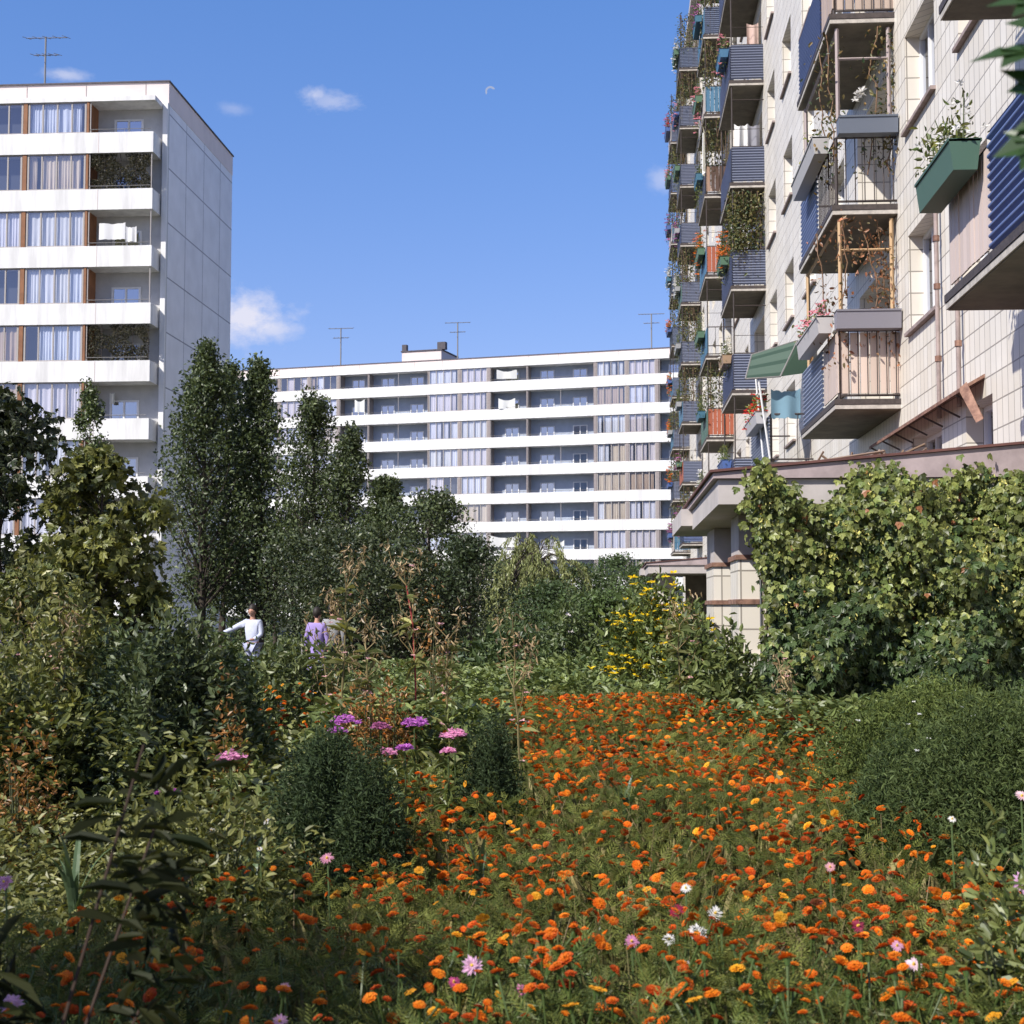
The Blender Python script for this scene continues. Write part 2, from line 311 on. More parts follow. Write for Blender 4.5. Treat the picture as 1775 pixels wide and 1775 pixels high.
def block(name, loc, rz, bays, nfl, ztop, st, zslab, zroof, Lt, depth, lab, cat, seed, bmat=None):
    rg = random.Random(seed)
    root = empty(name, loc, rz, lab, cat)
    Q = dict(local=True)
    b = MB(); b.box(-Lt, 0, .3, depth, 0, zslab+.1); b.build('wall', M_panel, root, **Q)
    b = MB(); b.box(-Lt, 0.003, .15, .3-.003, 0, zslab+.1); b.build('loggia_wall', M_backb if bmat else M_back, root, **Q)
    b = MB(); b.box(-Lt-.02, 0.02, .1, depth+.02, zslab+.1, zroof)
    for i in range(int(Lt/3.1)): b.box(-3.1*i-1.2, -3.1*i-1.17, .08, .1, zslab+.12, zroof-.05, 1)
    b.build('roof_parapet', [M_attic, M_frame], root, **Q)
    b = MB(); b.box(-Lt-.08, .08, .02, depth+.08, zroof, zroof+.07); b.build('roof_edge', M_roofedge, root, **Q)
    b = MB(); b.box(-Lt, -.25, -1.25, .148, zslab-.16, zslab+.08); b.build('roof_slab', M_white, root, **Q)
    b = MB(); b.box(-.22, .03, -.1, .09, 0, zslab+.1); b.build('corner_fin', M_white, root, **Q)
    for kf in range(nfl):
        zt = ztop-st*kf; zb = zt-1.04
        b = MB(); b.box(-Lt, -.32, -1.25, -1.13, zb, zt)                     # long parapet band
        b.box(-.44, -.32, -1.13, .148, zb, zt-.003)                             # return at the end
        b.box(-Lt, -.45, -1.126, .148, zb+.003, zb+.18)
        zz = -3.1
        while zz > -Lt: b.box(zz-.012, zz+.012, -1.262, -1.2495, zb+.02, zt-.02, 1); zz -= 6.4
        b.build('balcony_parapet', [M_white, M_attic], root, **Q)
        zu = (zt+st-1.04) if kf else zslab-.16
        for (xa, xb, ty) in bays:        # xa > xb, local x of the bay's right and left edges
            if ty == 'B':
                b = MB(); b.box(xb, xa, -1.2, .14, zt, zu-.004); b.build('partition', bmat or M_brown, root, **Q)
            if ty == 'G':
                fr = MB(); w = xa-xb; npn = 4; y0 = -1.16; yf = -1.10
                fr.box(xb, xa, y0, yf, zt+.001, zt+.07); fr.box(xb, xa, y0, yf, zu-.06, zu-.004)
                for i in range(npn+1):
                    xx = xb+w*i/npn; hw = .045 if i in (0, npn) else .035
                    xx = min(max(xx, xb+hw), xa-hw); fr.box(xx-hw, xx+hw, y0-.004, yf+.004, zt+.071, zu-.061)
                wd = fr.build('window', M_frame, root, **Q)
                pn = MB(); pn.quad((xb, -1.13, zt+.05), (xa, -1.13, zt+.05), (xa, -1.13, zu-.05), (xb, -1.13, zu-.05)); pn.build('pane', M_glass, wd, **Q)
                sty = rg.random(); cm = MB()
                c = rg.choice(CURT)
                if sty > .06:
                    full = rg.random() < .75
                    for i in range(npn):
                        if not full and rg.random() < .2: continue
                        pw = w/npn*(1.0 if rg.random() < .85 else .6)
                        if rg.random() < .1: c = rg.choice(CURT)
                        V, Fc = curtain(pw, zu-zt-.1, c, rg.randint(2, 5), 1, rg.randint(0, 999))
                        cm.add(V+np.array([xb+w*i/npn, -1.0, zt+.04]), Fc, c)
                    if cm.n: cm.build('curtain', CLOTH, wd, **Q)
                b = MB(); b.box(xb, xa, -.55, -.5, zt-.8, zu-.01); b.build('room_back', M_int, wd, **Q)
            if ty == 'L':
                w = xa-xb
                nW = max(1, int(round(w/3.4)))
                for i in range(nW):
                    cx = xb+w*(i+.5)/nW; f0 = zb+.2
                    b = MB()
                    for (u0, u1, h0, h1) in ((-.75, -.65, f0, zt+1.08), (.65, .75, f0, zt+1.08), (-.05, .03, f0, zt+1.0), (-.65, .65, zt+1.0, zt+1.08)):
                        b.box(cx+u0, cx+u1, .06, .146, h0, h1)
                    wd = b.build('window', M_wframe, root, **Q)
                    pn = MB(); pn.quad((cx-.65, .12, f0), (cx+.65, .12, f0), (cx+.65, .12, zt+1.0), (cx-.65, .12, zt+1.0))
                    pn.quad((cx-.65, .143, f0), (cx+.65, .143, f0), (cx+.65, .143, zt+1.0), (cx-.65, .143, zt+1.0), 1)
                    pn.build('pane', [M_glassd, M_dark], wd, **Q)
                    if rg.random() < .5:
                        V, Fc = curtain(.6, zt+.9-f0, 1, 3, 1, rg.randint(0, 999)); cm = MB(); cm.add(V*np.array([1, .25, 1])+np.array([cx+.05, .132, f0+.05]), Fc, (.7, .7, .72)); cm.build('curtain', CLOTH, wd, **Q)
                b = MB(); b.tube([(xb+.03, -1.19, zt+.17), (xa-.03, -1.19, zt+.17)], .018, 4)
                x_ = xb+.1
                while x_ < xa: b.tube([(x_, -1.19, zt), (x_, -1.19, zt+.17)], .012, 4); x_ += .85
                if i: pass
                b.build('railing', M_rail, root, **Q)
                for i in range(nW+1):
                    if i in (0,) or rg.random() < .5:
                        xx = xb+w*i/nW; b = MB(); b.box(xx+.02, xx+.06, -1.17, -1.11, zt+.001, zu-.004); b.build('post', M_frame, root, **Q)
    return root

# left block
YL = 71.2
c_ = at(283, 700, YL); XL = c_[0]
ZTL = at(262, 228, 70)[2]; STL = (ZTL-at(256, 725, 70)[2])/5
pr = at(268, 228, 70)[0]-XL
def lx(px, py=330): return at(px, py, 70)[0]-XL
bl = [(-.45, lx(153), 'L'), (lx(152), lx(148), 'B'), (lx(147), lx(46), 'G'), (lx(45), lx(38), 'B'), (lx(37), lx(-62), 'G'), (lx(-63), lx(-68), 'B'), (lx(-69), lx(-190), 'L'),
      (lx(-191), lx(-196), 'B'), (lx(-197), lx(-296), 'G')]
left = block('apartment_block', (XL, YL, 0), 0, bl, 9, ZTL, STL, at(268, 168, 70)[2], at(288, 141, YL)[2], 17, 12.5,
      'white nine storey panel block with a blank shaded end wall on the left', 'building', 11)
for kf, lab, bare in ((1, 'dark leafy screen over the second balcony from the top of the left block', 1), (4, 'vine and net screen over the fifth balcony from the top of the left block', 0)):
    zt_ = ZTL-STL*kf; xa_, xb_ = XL+lx(153), XL-.45; t = empty('balcony_vine', ((xa_+xb_)/2, 70, zt_), 0, lab, 'vine'); rng = np.random.default_rng(kf+3); n = 5200 if bare else 4200
    P = np.stack([rng.uniform(xa_, xb_, n), 70.06+.12*rng.random(n), zt_+.02+(STL-1.1)*rng.random(n)], 1); m = MB(); hole = (np.sin(P[:, 0]*4.1+kf)+np.sin(P[:, 2]*5+P[:, 0]*2)) > 1.05; P = P[~hole]; n = len(P)
    put(m, T_LEAF, P, frames(rdir(n, rng), rng.normal(size=(n, 3))*.5+[0, -1, .3]), .10, tint(n, (.03, .035, .018), (.085, .07, .035), .3, rng)); m.build('foliage', LEAF, t)
    m = MB()
    for xx in np.linspace(xa_, xb_, 5): m.tube([(xx, 70.1, zt_), (xx, 70.1, zt_+STL-1.06)], .02, 4)
    m.build('frame', M_iron, t)
# middle block, turned so its left end lies farther away
TH = -R(13.7)
bp_ = at(1150, 800, 143.0); ZTM = at(1157, 650.2, 143)[2]
dirx = np.array([-math.cos(-TH), math.sin(-TH)])
corner = bp_[:2]-dirx*6.0
def mxl(px):   # local x (negative) where the ray through px meets the parapet plane
    d = ray(px, 800)[:2]; nrm = np.array([-math.sin(-TH), -math.cos(-TH)])
    c0 = corner+nrm*1.25; t = (c0@nrm)/(d@nrm); q = d*t-corner
    return -(q@dirx)
ed = [mxl(p_) for p_ in (1143, 1087, 1029, 913, 849, 796, 742, 637, 583, 534, 484, 398, 350, 300)]
bays = [(-.45, ed[0], 'L'), (ed[0]-.05, ed[0]-.35, 'B'), (ed[0]-.36, ed[1]+.15, 'G'), (ed[1]+.14, ed[1]-.14, 'B'), (ed[1]-.15, ed[2]+.3, 'G'), (ed[2]+.29, ed[2], 'B'), (ed[2]-.01, ed[3]+.06, 'L'),
        (ed[3]+.05, ed[3]-.05, 'B'), (ed[3]-.06, ed[4]+.02, 'L'), (ed[4]+.01, ed[4]-.3, 'B'), (ed[4]-.31, ed[5]+.15, 'G'), (ed[5]+.14, ed[5]-.14, 'B'), (ed[5]-.15, ed[6]+.03, 'G'), (ed[6], ed[6]-.1, 'B'),
        (ed[6]-.11, ed[7]+.06, 'L'), (ed[7]+.05, ed[7]-.05, 'B'), (ed[7]-.06, ed[8]+.3, 'L'), (ed[8]+.29, ed[8], 'B'), (ed[8]-.01, ed[9]+.15, 'G'), (ed[9]+.14, ed[9]-.14, 'B'), (ed[9]-.15, ed[10]+.02, 'G'),
        (ed[10], ed[10]-.3, 'B'), (ed[10]-.31, ed[11], 'L')]
STM = (ZTM-at(1158, 900.4, 143)[2])/5
mid = block('apartment_block', (corner[0], corner[1], 0), TH, bays, 9, ZTM, STM, at(1150, 622, 143)[2], at(1158, 603, 143)[2], 62, 12.5,
      'long white nine storey block with horizontal balcony bands across the middle distance', 'building', 5, mat('grey_partition', (.30, .26, .25), .8, noise=.2))
zr = at(1158, 603, 143)[2]
b = MB(); xa = mxl(742); xb = mxl(672); b.box(xb, xa, 2.5, 7.5, zr+.07, zr+1.5); b.box(xb-.1, xa+.1, 2.4, 7.6, zr+1.5, zr+1.62, 1)
b.box(xb, xb+.5, 2.5, 3.0, zr+1.62, zr+2.3, 1); b.box(xa-.5, xa+.4, 2.6, 3.2, zr+1.62, zr+2.4, 1)
b.build('rooftop_lift_house', [M_attic, M_roofedge], mid, local=True)

def antenna(x, y, z, h, label, n=5, w=1.1, s=1):
    t = empty('roof_antenna', (x, y, z), 0, label, 'antenna', 'television antennas on the roofs')
    b = MB(); b.tube([(x, y, z), (x, y, z+h)], .05*s, 6); b.build('mast', M_rail, t)
    for j, hh in enumerate((h, h*.78)):
        b = MB(); ww = w*(1 if j == 0 else .6)
        b.tube([(x-ww, y, z+hh-.05), (x+ww, y+.3, z+hh+.05)], .025*s, 4)
        for i in range(n): xx = x-ww+2*ww*i/(n-1); b.tube([(xx, y-.5, z+hh-.16), (xx, y+.7, z+hh+.16)], .016*s, 4)
        b.build('aerial', M_rail, t)
p_ = at(78, 137, 76); zl_ = at(288, 141, YL)[2]+.07; antenna(p_[0], 76, zl_, at(78, 64, 76)[2]-zl_, 'tall antenna mast on the roof of the left block')
for px, pt, lab in ((590, 570, 'antenna on the middle block left of the lift house'), (793, 560, 'tall antenna on the middle block just right of the lift house'), (1130, 545, 'antenna on the middle block near its right end')):
    d = ray(px, 700)[:2]; nrm = np.array([-math.sin(-TH), -math.cos(-TH)]); c0 = corner-nrm*4; q = d*((c0@nrm)/(d@nrm))
    antenna(q[0], q[1], zr+.07, at(px, pt, q[1])[2]-zr, lab, 5, 1.3, 1.5)

def cloth_sheet(name, x0, x1, y, z0, z1, col, label, group=None, sag=.06, alongY=False, cat='laundry'):
    nx_ = 12; V = []; rg = np.random.default_rng(int(abs(x0*131+z0*17+y)*10) % 9999); ph = rg.random()*6
    for r_ in range(6):
        for i in range(nx_):
            u = i/(nx_-1); w_ = r_/5
            V.append((x0+(x1-x0)*u, y+.05*math.sin(u*9+ph)*(1-w_*.5), z0+(z1-z0)*w_-sag*math.sin(u*3.14)*w_-.04*rg.random()))
    V = np.array(V)
    if alongY: V = V[:, [1, 0, 2]]
    b = MB(); f = [[r_*nx_+i, r_*nx_+i+1, (r_+1)*nx_+i+1, (r_+1)*nx_+i] for r_ in range(5) for i in range(nx_-1)]
    b.add(V, f, col); V2 = V+np.array([.006, .006, 0]); b.add(V2, [q[::-1] for q in f], col)
    o = b.build(name, CLOTH, smooth=True); return tag(o, label, cat, group)
for px0, px1, py0, py1, lab in ((172, 217, 386, 414, 'large white sheet drying on the left block balcony'), (218, 236, 392, 418, 'small white towel hung beside the large sheet on the left block')):
    a = at(px0, py0, 70.3); b2 = at(px1, py1, 70.3); cloth_sheet('hanging_laundry', a[0], b2[0], 70.3, b2[2], a[2], (.8, .8, .83), lab)
a = at(190, 680, 71.0); cloth_sheet('hanging_laundry', a[0], a[0]+.25, 71.0, a[2]-.55, a[2], (.8, .8, .8), 'small white shirt in the shaded lower balcony of the left block')
for px0, px1, py0, py1, lab in ((861, 896, 640, 656, 'white sheet on the top storey of the middle block'), (864, 893, 690, 708, 'square white cloth one storey below the top of the middle block'),
                                (849, 900, 928, 948, 'sagging white sheet low on the middle block above the willow'), (615, 632, 692, 714, 'white panel of cloth on the left loggia of the middle block'),
                                (960, 978, 936, 946, 'small pale cloth right of the sagging sheet on the middle block')):
    d = ray(px0, py0)[:2]; nrm = np.array([-math.sin(-TH), -math.cos(-TH)]); c0 = corner+nrm*1.0; q = d*((c0@nrm)/(d@nrm)); Yq = q[1]-.4
    a = at(px0, py0, Yq); b2 = at(px1, py1, Yq); cloth_sheet('hanging_laundry', a[0], b2[0], Yq, b2[2], a[2], (.82, .82, .82), lab, sag=.25)

# ------------------------------------------------------------------ the tiled block on the right
XW = 4.05; XO = 3.18; ST = 2.8; Z1 = 4.45          # wall plane, outer face of the balconies, soffit of the first balcony
YEND = 88.0; ZR = 30.2
stacks = [(10.2, 3), (20.9, 4), (38.9, 7), (49.8, 9), (67.9, 9), (78.8, 9)]
right = empty('tiled_apartment_block', (XW, 20, 0), 0, 'tall cream tiled block crowded with balconies along the right side', 'building')
wins = []      # (y0,y1,z0,z1)
wcols = [(14.55, 15.3), (15.9, 17.1), (18.35, 20.2), (25.6, 27.3), (29.3, 31.0), (32.9, 34.6), (36.3, 38.0), (44.1, 45.3), (47.0, 48.9), (54.6, 56.3), (58.2, 59.9), (61.8, 63.5), (65.2, 66.8), (73, 74.3), (76, 77.9), (84, 86)]
for (ya, yb) in wcols:
    for kf in range(0, 10):
        z0 = 1.8+ST*kf
        if (ya, yb) == (14.55, 15.3) and kf == 0: continue
        wins.append((ya, yb, z0+.82, z0+2.18))
for (y0, nf) in stacks:
    for kf in range(1, 10): wins.append((y0+.45, y0+3.3, Z1+.16+ST*(kf-1), Z1+.16+ST*(kf-1)+2.15))
yc = sorted({3.0, YEND}|{w[0] for w in wins}|{w[1] for w in wins}); zc = sorted({0.0, ZR}|{w[2] for w in wins}|{w[3] for w in wins})
b = MB(); 
wmap = {}
for w in wins: wmap.setdefault((w[0], w[1]), []).append(w)
for i in range(len(yc)-1):
    cell = [w for w in wins if w[0] <= yc[i]+1e-6 and w[1] >= yc[i+1]-1e-6]
    zs_ = sorted((w[2], w[3]) for w in cell); z = 0.0
    for (za, zb_) in zs_+[(ZR, ZR)]:
        if za > z: b.quad((XW, yc[i+1], z), (XW, yc[i], z), (XW, yc[i], za), (XW, yc[i+1], za))
        z = zb_
for (ya, yb, za, zb_) in wins:
    d_ = XW+(.7 if zb_-za > 2 else .32)
    b.quad((XW, yb, za), (d_, yb, za), (d_, yb, zb_), (XW, yb, zb_)); b.quad((d_, ya, za), (XW, ya, za), (XW, ya, zb_), (d_, ya, zb_))
    b.quad((XW, ya, zb_), (XW, yb, zb_), (d_, yb, zb_), (d_, ya, zb_)); b.quad((XW, yb, za), (XW, ya, za), (d_, ya, za), (d_, yb, za))
b.quad((XW, 3, 0), (16, 3, 0), (16, 3, ZR), (XW, 3, ZR)); b.quad((16, YEND, 0), (XW, YEND, 0), (XW, YEND, ZR), (16, YEND, ZR)); b.quad((16, 3, 0), (16, YEND, 0), (16, YEND, ZR), (16, 3, ZR))
b.build('wall', M_tile, right)
b = MB(); b.box(XW-.35, 16.3, 2.8, YEND+.2, ZR, ZR+.35); b.build('roof', M_fascia, right)
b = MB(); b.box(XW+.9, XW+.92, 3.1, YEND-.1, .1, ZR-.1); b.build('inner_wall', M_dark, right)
far = MB(); rg = random.Random(3)
for (ya, yb, za, zb_) in wins:
    near = ya < 52 and za < 1.7+1.15*(yb)*1050/2535+3; dp = .38 if zb_-za > 2 else 0
    fr = MB() if near else far; xf0, xf1 = XW+.2+dp, XW+.27+dp
    fr.box(xf0, xf1, ya, ya+.06, za, zb_); fr.box(xf0, xf1, yb-.06, yb, za, zb_); fr.box(xf0, xf1, ya+.06, yb-.06, za, za+.07); fr.box(xf0, xf1, ya+.06, yb-.06, zb_-.06, zb_)
    for u in ((.5,) if yb-ya < 1.5 else (.36, .68)): fr.box(xf0-.003, xf1-.003, ya+(yb-ya)*u-.03, ya+(yb-ya)*u+.03, za+.07, zb_-.06)
    if zb_-za > 2: fr.box(xf0+.004, xf1+.004, ya+.06, yb-.06, zb_-.55, zb_-.5)
    if near:
        wd = fr.build('window', M_wframe, right)
        q = MB(); xg = XW+.235+dp; q.quad((xg, yb, za), (xg, ya, za), (xg, ya, zb_), (xg, yb, zb_)); q.build('pane', M_glass if not dp else M_glassd, wd)
        if rg.random() < (.6 if not dp else .2):
            V, Fc = curtain((yb-ya)*.45, zb_-za-.05, 1, 4, 1, rg.randint(0, 999)); V = V[:, [1, 0, 2]]; cm = MB(); cm.add(V+np.array([XW+.34+dp, ya+(.5*(yb-ya) if rg.random() < .5 else .03), za+.02]), Fc, rg.choice(CURT[:3])); cm.build('curtain', CLOTH, wd)
        if zb_-za < 2:
            sl_ = MB(); sl_.box(XW-.07, XW+.2, ya-.03, yb+.03, za-.035, za+.012); sl_.build('sill', M_pipe, wd)
tag(far.build('window', M_wframe, right), kind='stuff')

def corr(mb, p0, p1, z0, z1, pitch=.072, amp=.02, col=(.1, .13, .22)):
    """sheet with horizontal ribs between two plan points"""
    p0 = np.array(p0, float); p1 = np.array(p1, float); d = p1-p0; n = np.array([d[1], -d[0]])/np.linalg.norm(d)
    k_ = max(4, int(round((z1-z0)/pitch)))*8; z = np.linspace(z0, z1, k_+1); s_ = np.sin((z-z0)/pitch*2*math.pi); off = amp*np.tanh(s_*2.2)
    A = np.stack([p0[0]+n[0]*off, p0[1]+n[1]*off, z], 1); B = np.stack([p1[0]+n[0]*off, p1[1]+n[1]*off, z], 1)
    m_ = k_+1; mb.add(np.concatenate([A, B]), [[i, m_+i, m_+i+1, i+1] for i in range(k_)], col)
def boards(mb, p0, p1, z0, z1, w=.14, gap=.015, col=(.5, .4, .3), th=.02, rg=random):
    p0 = np.array(p0, float); p1 = np.array(p1, float); Ld = np.linalg.norm(p1-p0); d = (p1-p0)/Ld; n = np.array([d[1], -d[0]]); x = 0
    while x < Ld-.02:
        w_ = min(w, Ld-x); a = p0+d*x; c = p0+d*(x+w_-gap); cc = np.array(col)*(1+rg.uniform(-.12, .12)); j = rg.uniform(-.004, .004)
        q = [a+n*j, c+n*j, c+n*(j+th), a+n*(j+th)]
        V = [(u[0], u[1], z0) for u in q]+[(u[0], u[1], z1) for u in q]
        mb.add(V, [[0, 1, 5, 4], [1, 2, 6, 5], [2, 3, 7, 6], [3, 0, 4, 7], [4, 5, 6, 7], [3, 2, 1, 0]], cc); x += w
BLUE = (.115, .15, .27); GREYB = (.17, .19, .26); TEAL = (.06, .15, .24); PALE = (.62, .54, .48); RUSTO = (.32, .09, .045); BROWNP = (.28, .18, .13); GRN = (.07, .13, .10); DKG = (.05, .07, .08)
def balcony(y0, kf, ly=3.7, end=None, front=None, front2=None, split=None, rail=True, x0=XO):
    """end / front / front2 : (style, colour); front from the near end up to split, front2 beyond"""
    zs = Z1+ST*(kf-1); zt = zs+.15; y1 = y0+ly
    b = MB(); b.box(x0-.03, XW, y0, y1, zs+.03, zt-.02); b.box(x0-.05, x0-.03, y0-.02, y1+.02, zs+.04, zs+.10, 1); b.box(x0-.03, XW, y0-.02, y0, zs+.04, zs+.10, 1); b.box(x0-.06, x0-.03, y0-.03, y1+.03, zs+.104, zt+.03, 2); b.box(x0-.03, XW, y0-.03, y0, zs+.104, zt+.03, 2)
    sl_ = b.build('balcony', [M_conc, M_lip, M_iron], right)
    r_ = MB(); zr_ = zt+1.02
    for zz_ in (zt+.09, zr_):
        r_.tube([(XW, y0+.03, zz_), (x0+.02, y0+.03, zz_), (x0+.02, y1-.03, zz_), (XW, y1-.03, zz_)], .018, 4)
    st_ = .13 if y0 < 30 else .26
    def bars(pa, pb):
        pa = np.array(pa); pb = np.array(pb); n = max(2, int(np.linalg.norm(pb-pa)/st_))
        for i in range(n+1):
            q = pa+(pb-pa)*i/n; r_.tube([(q[0], q[1], zt+.09), (q[0], q[1], zr_)], .008, 4)
    if not end or (end[0] == 'boards' and y0 < 30): bars((XW-.05, y0+.02), (x0+.02, y0+.02))
    if not front: bars((x0+.02, y0+.03), (x0+.02, split or y1-.03))
    if split and not front2: bars((x0+.02, split), (x0+.02, y1-.03))
    r_.tube([(x0+.02, y0+.03, zt-.02), (x0+.02, y0+.03, zr_)], .024, 4)
    if y0 > 35:
        for yy_ in (y0+.03, y1-.03): r_.tube([(x0+.02, yy_, zr_), (x0+.02, yy_, zt+ST-.14)], .02, 4)
        r_.tube([(x0+.02, y0+.03, zt+ST-.5), (XW, y0+.03, zt+ST-.5)], .014, 4); r_.tube([(x0+.02, y0+.03, zt+1.5), (XW, y0+.03, zt+1.5)], .008, 4)
    r_.build('railing', M_iron, sl_)
    for nm, st, pa, pb in (('end_panel', end, (XW, y0+(.05 if end and end[0] == 'boards' and y0 < 30 else -.005)), (x0, y0+(.05 if end and end[0] == 'boards' and y0 < 30 else -.005))), ('front_panel', front, (x0-.008, y0), (x0-.008, split or y1)), ('front_panel', front2 if split else None, (x0-.008, split or y1), (x0-.008, y1))):
        if not st: continue
        m_ = MB(); sty, c = st[0], st[1]
        if sty == 'corr': corr(m_, pa, pb, zt+.06, zt+(st[2] if len(st) > 2 else .99), st[3] if len(st) > 3 else .072, col=c)
        else: boards(m_, pa, pb, zt+.12, zt+(st[2] if len(st) > 2 else .99), .14, .015, c, .018, rg)
        m_.build(nm, PAINT, sl_, smooth=(sty == 'corr'))
    return zt

def bush_points(n, c, rad, rng, shell=.55):
    d = rdir(n, rng); r = shell+(1-shell)*rng.random(n)**.6; return np.asarray(c)+d*r[:, None]*np.asarray(rad), d
def plantmass(mb, c, rad, n, size, c0, c1, T=T_LEAF, rng=None, upb=.3, m=0):
    rng = rng or RNG; P, d = bush_points(n, c, rad, rng, .3)
    dd = rdir(n, rng)+d*.6+np.array([0, 0, upb-.3]); nn = rdir(n, rng)*.7+d*.6+np.array([0, 0, .8])
    put(mb, T, P, frames(dd, nn), size*(.6+.8*rng.random(n)), tint(n, c0, c1, .2, rng), m)
def blooms(mb, P, size, col, var=.15, rng=None, m=0, petals=6):
    """small open flowers made of flat petals"""
    rng = rng or RNG; n = len(P); bn = rng.normal(size=(n, 3))*.45+[-.3, -.7, .7]
    for i in range(petals):
        a = 6.283*i/petals; d = np.stack([np.full(n, math.cos(a)), np.full(n, math.sin(a)), np.full(n, .25)], 1)+.5*rng.normal(size=(n, 3))*.5
        put(mb, T_LEAF, P, frames(d+bn*.0+np.array([0, 0, .0]), bn), size*(.8+.4*rng.random(n)), np.array(col)*(1+var*rng.normal(size=(n, 1))).clip(.5, 1.5), m)
FL = {'red': (.62, .03, .02), 'pink': (.75, .30, .35), 'white': (.8, .78, .74), 'mauve': (.45, .16, .36), 'orange': (.75, .2, .03), None: None}
def flower_box(pa, pb, z, label, col=(.25, .27, .3), flow='pink', h=.2, w=.22, plant=.3, hang=0, cat='flower box', n=260, name='flower_box', fsize=.04, fn=26, green=((.05, .09, .03), (.16, .17, .06))):
    pa = np.array(pa, float); pb = np.array(pb, float); Ld = np.linalg.norm(pb-pa); d = (pb-pa)/Ld; nn = np.array([d[1], -d[0]])*w/2
    c = (pa+pb)/2; rng = np.random.default_rng(int(abs(pa[1]*97+z*31)*10) % 99991)
    t = empty(name, (c[0], c[1], z), 0, label, cat, 'flower boxes on the balcony rails')
    b = MB(); lo = [pa-nn*.75, pb-nn*.75, pb+nn*.75, pa+nn*.75]; hi = [pa-nn, pb-nn, pb+nn, pa+nn]
    b.add([(q[0], q[1], z) for q in lo]+[(q[0], q[1], z+h) for q in hi], [[0, 3, 2, 1], [4, 5, 6, 7], [0, 1, 5, 4], [1, 2, 6, 5], [2, 3, 7, 6], [3, 0, 4, 7]], col)
    b.add([(q[0], q[1], z+h-.02) for q in [pa-nn*1.08, pb-nn*1.08, pb+nn*1.08, pa+nn*1.08]]+[(q[0], q[1], z+h+.006) for q in [pa-nn*1.08, pb-nn*1.08, pb+nn*1.08, pa+nn*1.08]], [[0, 3, 2, 1], [4, 5, 6, 7], [0, 1, 5, 4], [1, 2, 6, 5], [2, 3, 7, 6], [3, 0, 4, 7]], np.array(col)*.8)
    b.build('box', PAINT, t)
    if plant:
        m = MB(); u = rng.random(n); P = np.stack([pa[0]+(pb[0]-pa[0])*u, pa[1]+(pb[1]-pa[1])*u, z+h+plant*rng.random(n)**1.5-hang*rng.random(n)**2], 1)+rng.normal(size=(n, 3))*[.07, .07, .02]
        put(m, T_LEAF, P, frames(rdir(n, rng)+[0, 0, .3], rdir(n, rng)+[0, 0, .6]), .07*(.6+.8*rng.random(n)), tint(n, green[0], green[1], .25, rng))
        for i in range(12):
            u = rng.random(); q = np.array([pa[0]+(pb[0]-pa[0])*u, pa[1]+(pb[1]-pa[1])*u, z+h]); m.tube([q, q+[rng.normal()*.05, rng.normal()*.05, plant*.9]], .005, 4, col=(.1, .12, .05))
        m.build('foliage', LEAF, t)
        if flow:
            m = MB(); P2 = P[rng.permutation(n)[:fn]]+[-.02, -.02, .04]; blooms(m, P2, fsize, FL[flow], .2, rng); m.build('blooms', PETAL, t)
    return t
ORD = ['ground', 'first', 'second', 'third', 'fourth', 'fifth', 'sixth', 'seventh', 'eighth', 'ninth', 'tenth']
STK = ['nearest', 'second', 'third', 'fourth', 'fifth', 'farthest']

# stack 0 (nearest): big blue ribbed sheet, pale slats at its far end, green box
for kf in (1, 2, 3):
    balcony(10.2, kf, 3.7, ('boards', PALE), ('corr', (.10, .14, .29), 1.12, .085), ('boards', (.55, .45, .40)), 12.4)
zt = Z1+.15
flower_box((XO-.17, 12.55), (XO-.17, 13.95), zt+.83, 'long green box of straggling white flowers hung outside the slatted balcony end at upper right', (.06, .12, .085), 'white', .27, .27, .42, 0, n=300, fsize=.05, fn=22)
# stack 1
balcony(20.9, 1, 3.7, ('boards', (.56, .45, .38), .99), ('boards', (.52, .42, .36)), ('corr', (.30, .34, .45)), 22.3)
balcony(20.9, 2, 3.7, None, None, ('corr', (.22, .28, .46), 1.05), 22.7)
balcony(20.9, 3, 3.7, ('boards', (.42, .33, .27), .95), ('boards', (.40, .31, .25)), ('corr', (.14, .19, .36), 1.05), 22.0)
balcony(20.9, 4, 3.7, ('boards', PALE), ('corr', BLUE))
z1_ = Z1+.15; z2_ = z1_+ST; z3_ = z2_+ST
flower_box((XO-.05, 20.75), (XW-.02, 20.75), z1_+1.0, 'grey end box above the pale boarded first balcony', (.22, .21, .24), None, .26, .26, 0)
flower_box((XO-.16, 21.0), (XO-.16, 23.3), z1_+1.0, 'pale grey box of pink blossom along the first balcony front', (.42, .40, .39), 'pink', .25, .24, .25, .1, fn=80, n=160, fsize=.05)
flower_box((XO+.02, 20.75), (XW-.02, 20.75), z2_+1.0, 'long blue grey end box on the open railed second balcony', (.13, .15, .19), None, .24, .26, 0)
flower_box((XO-.17, 21.1), (XO-.17, 23.6), z2_+.85, 'tilted grey box with sparse plants on the second balcony front', (.36, .35, .34), 'white', .25, .25, .2, 0, n=60, fn=5)

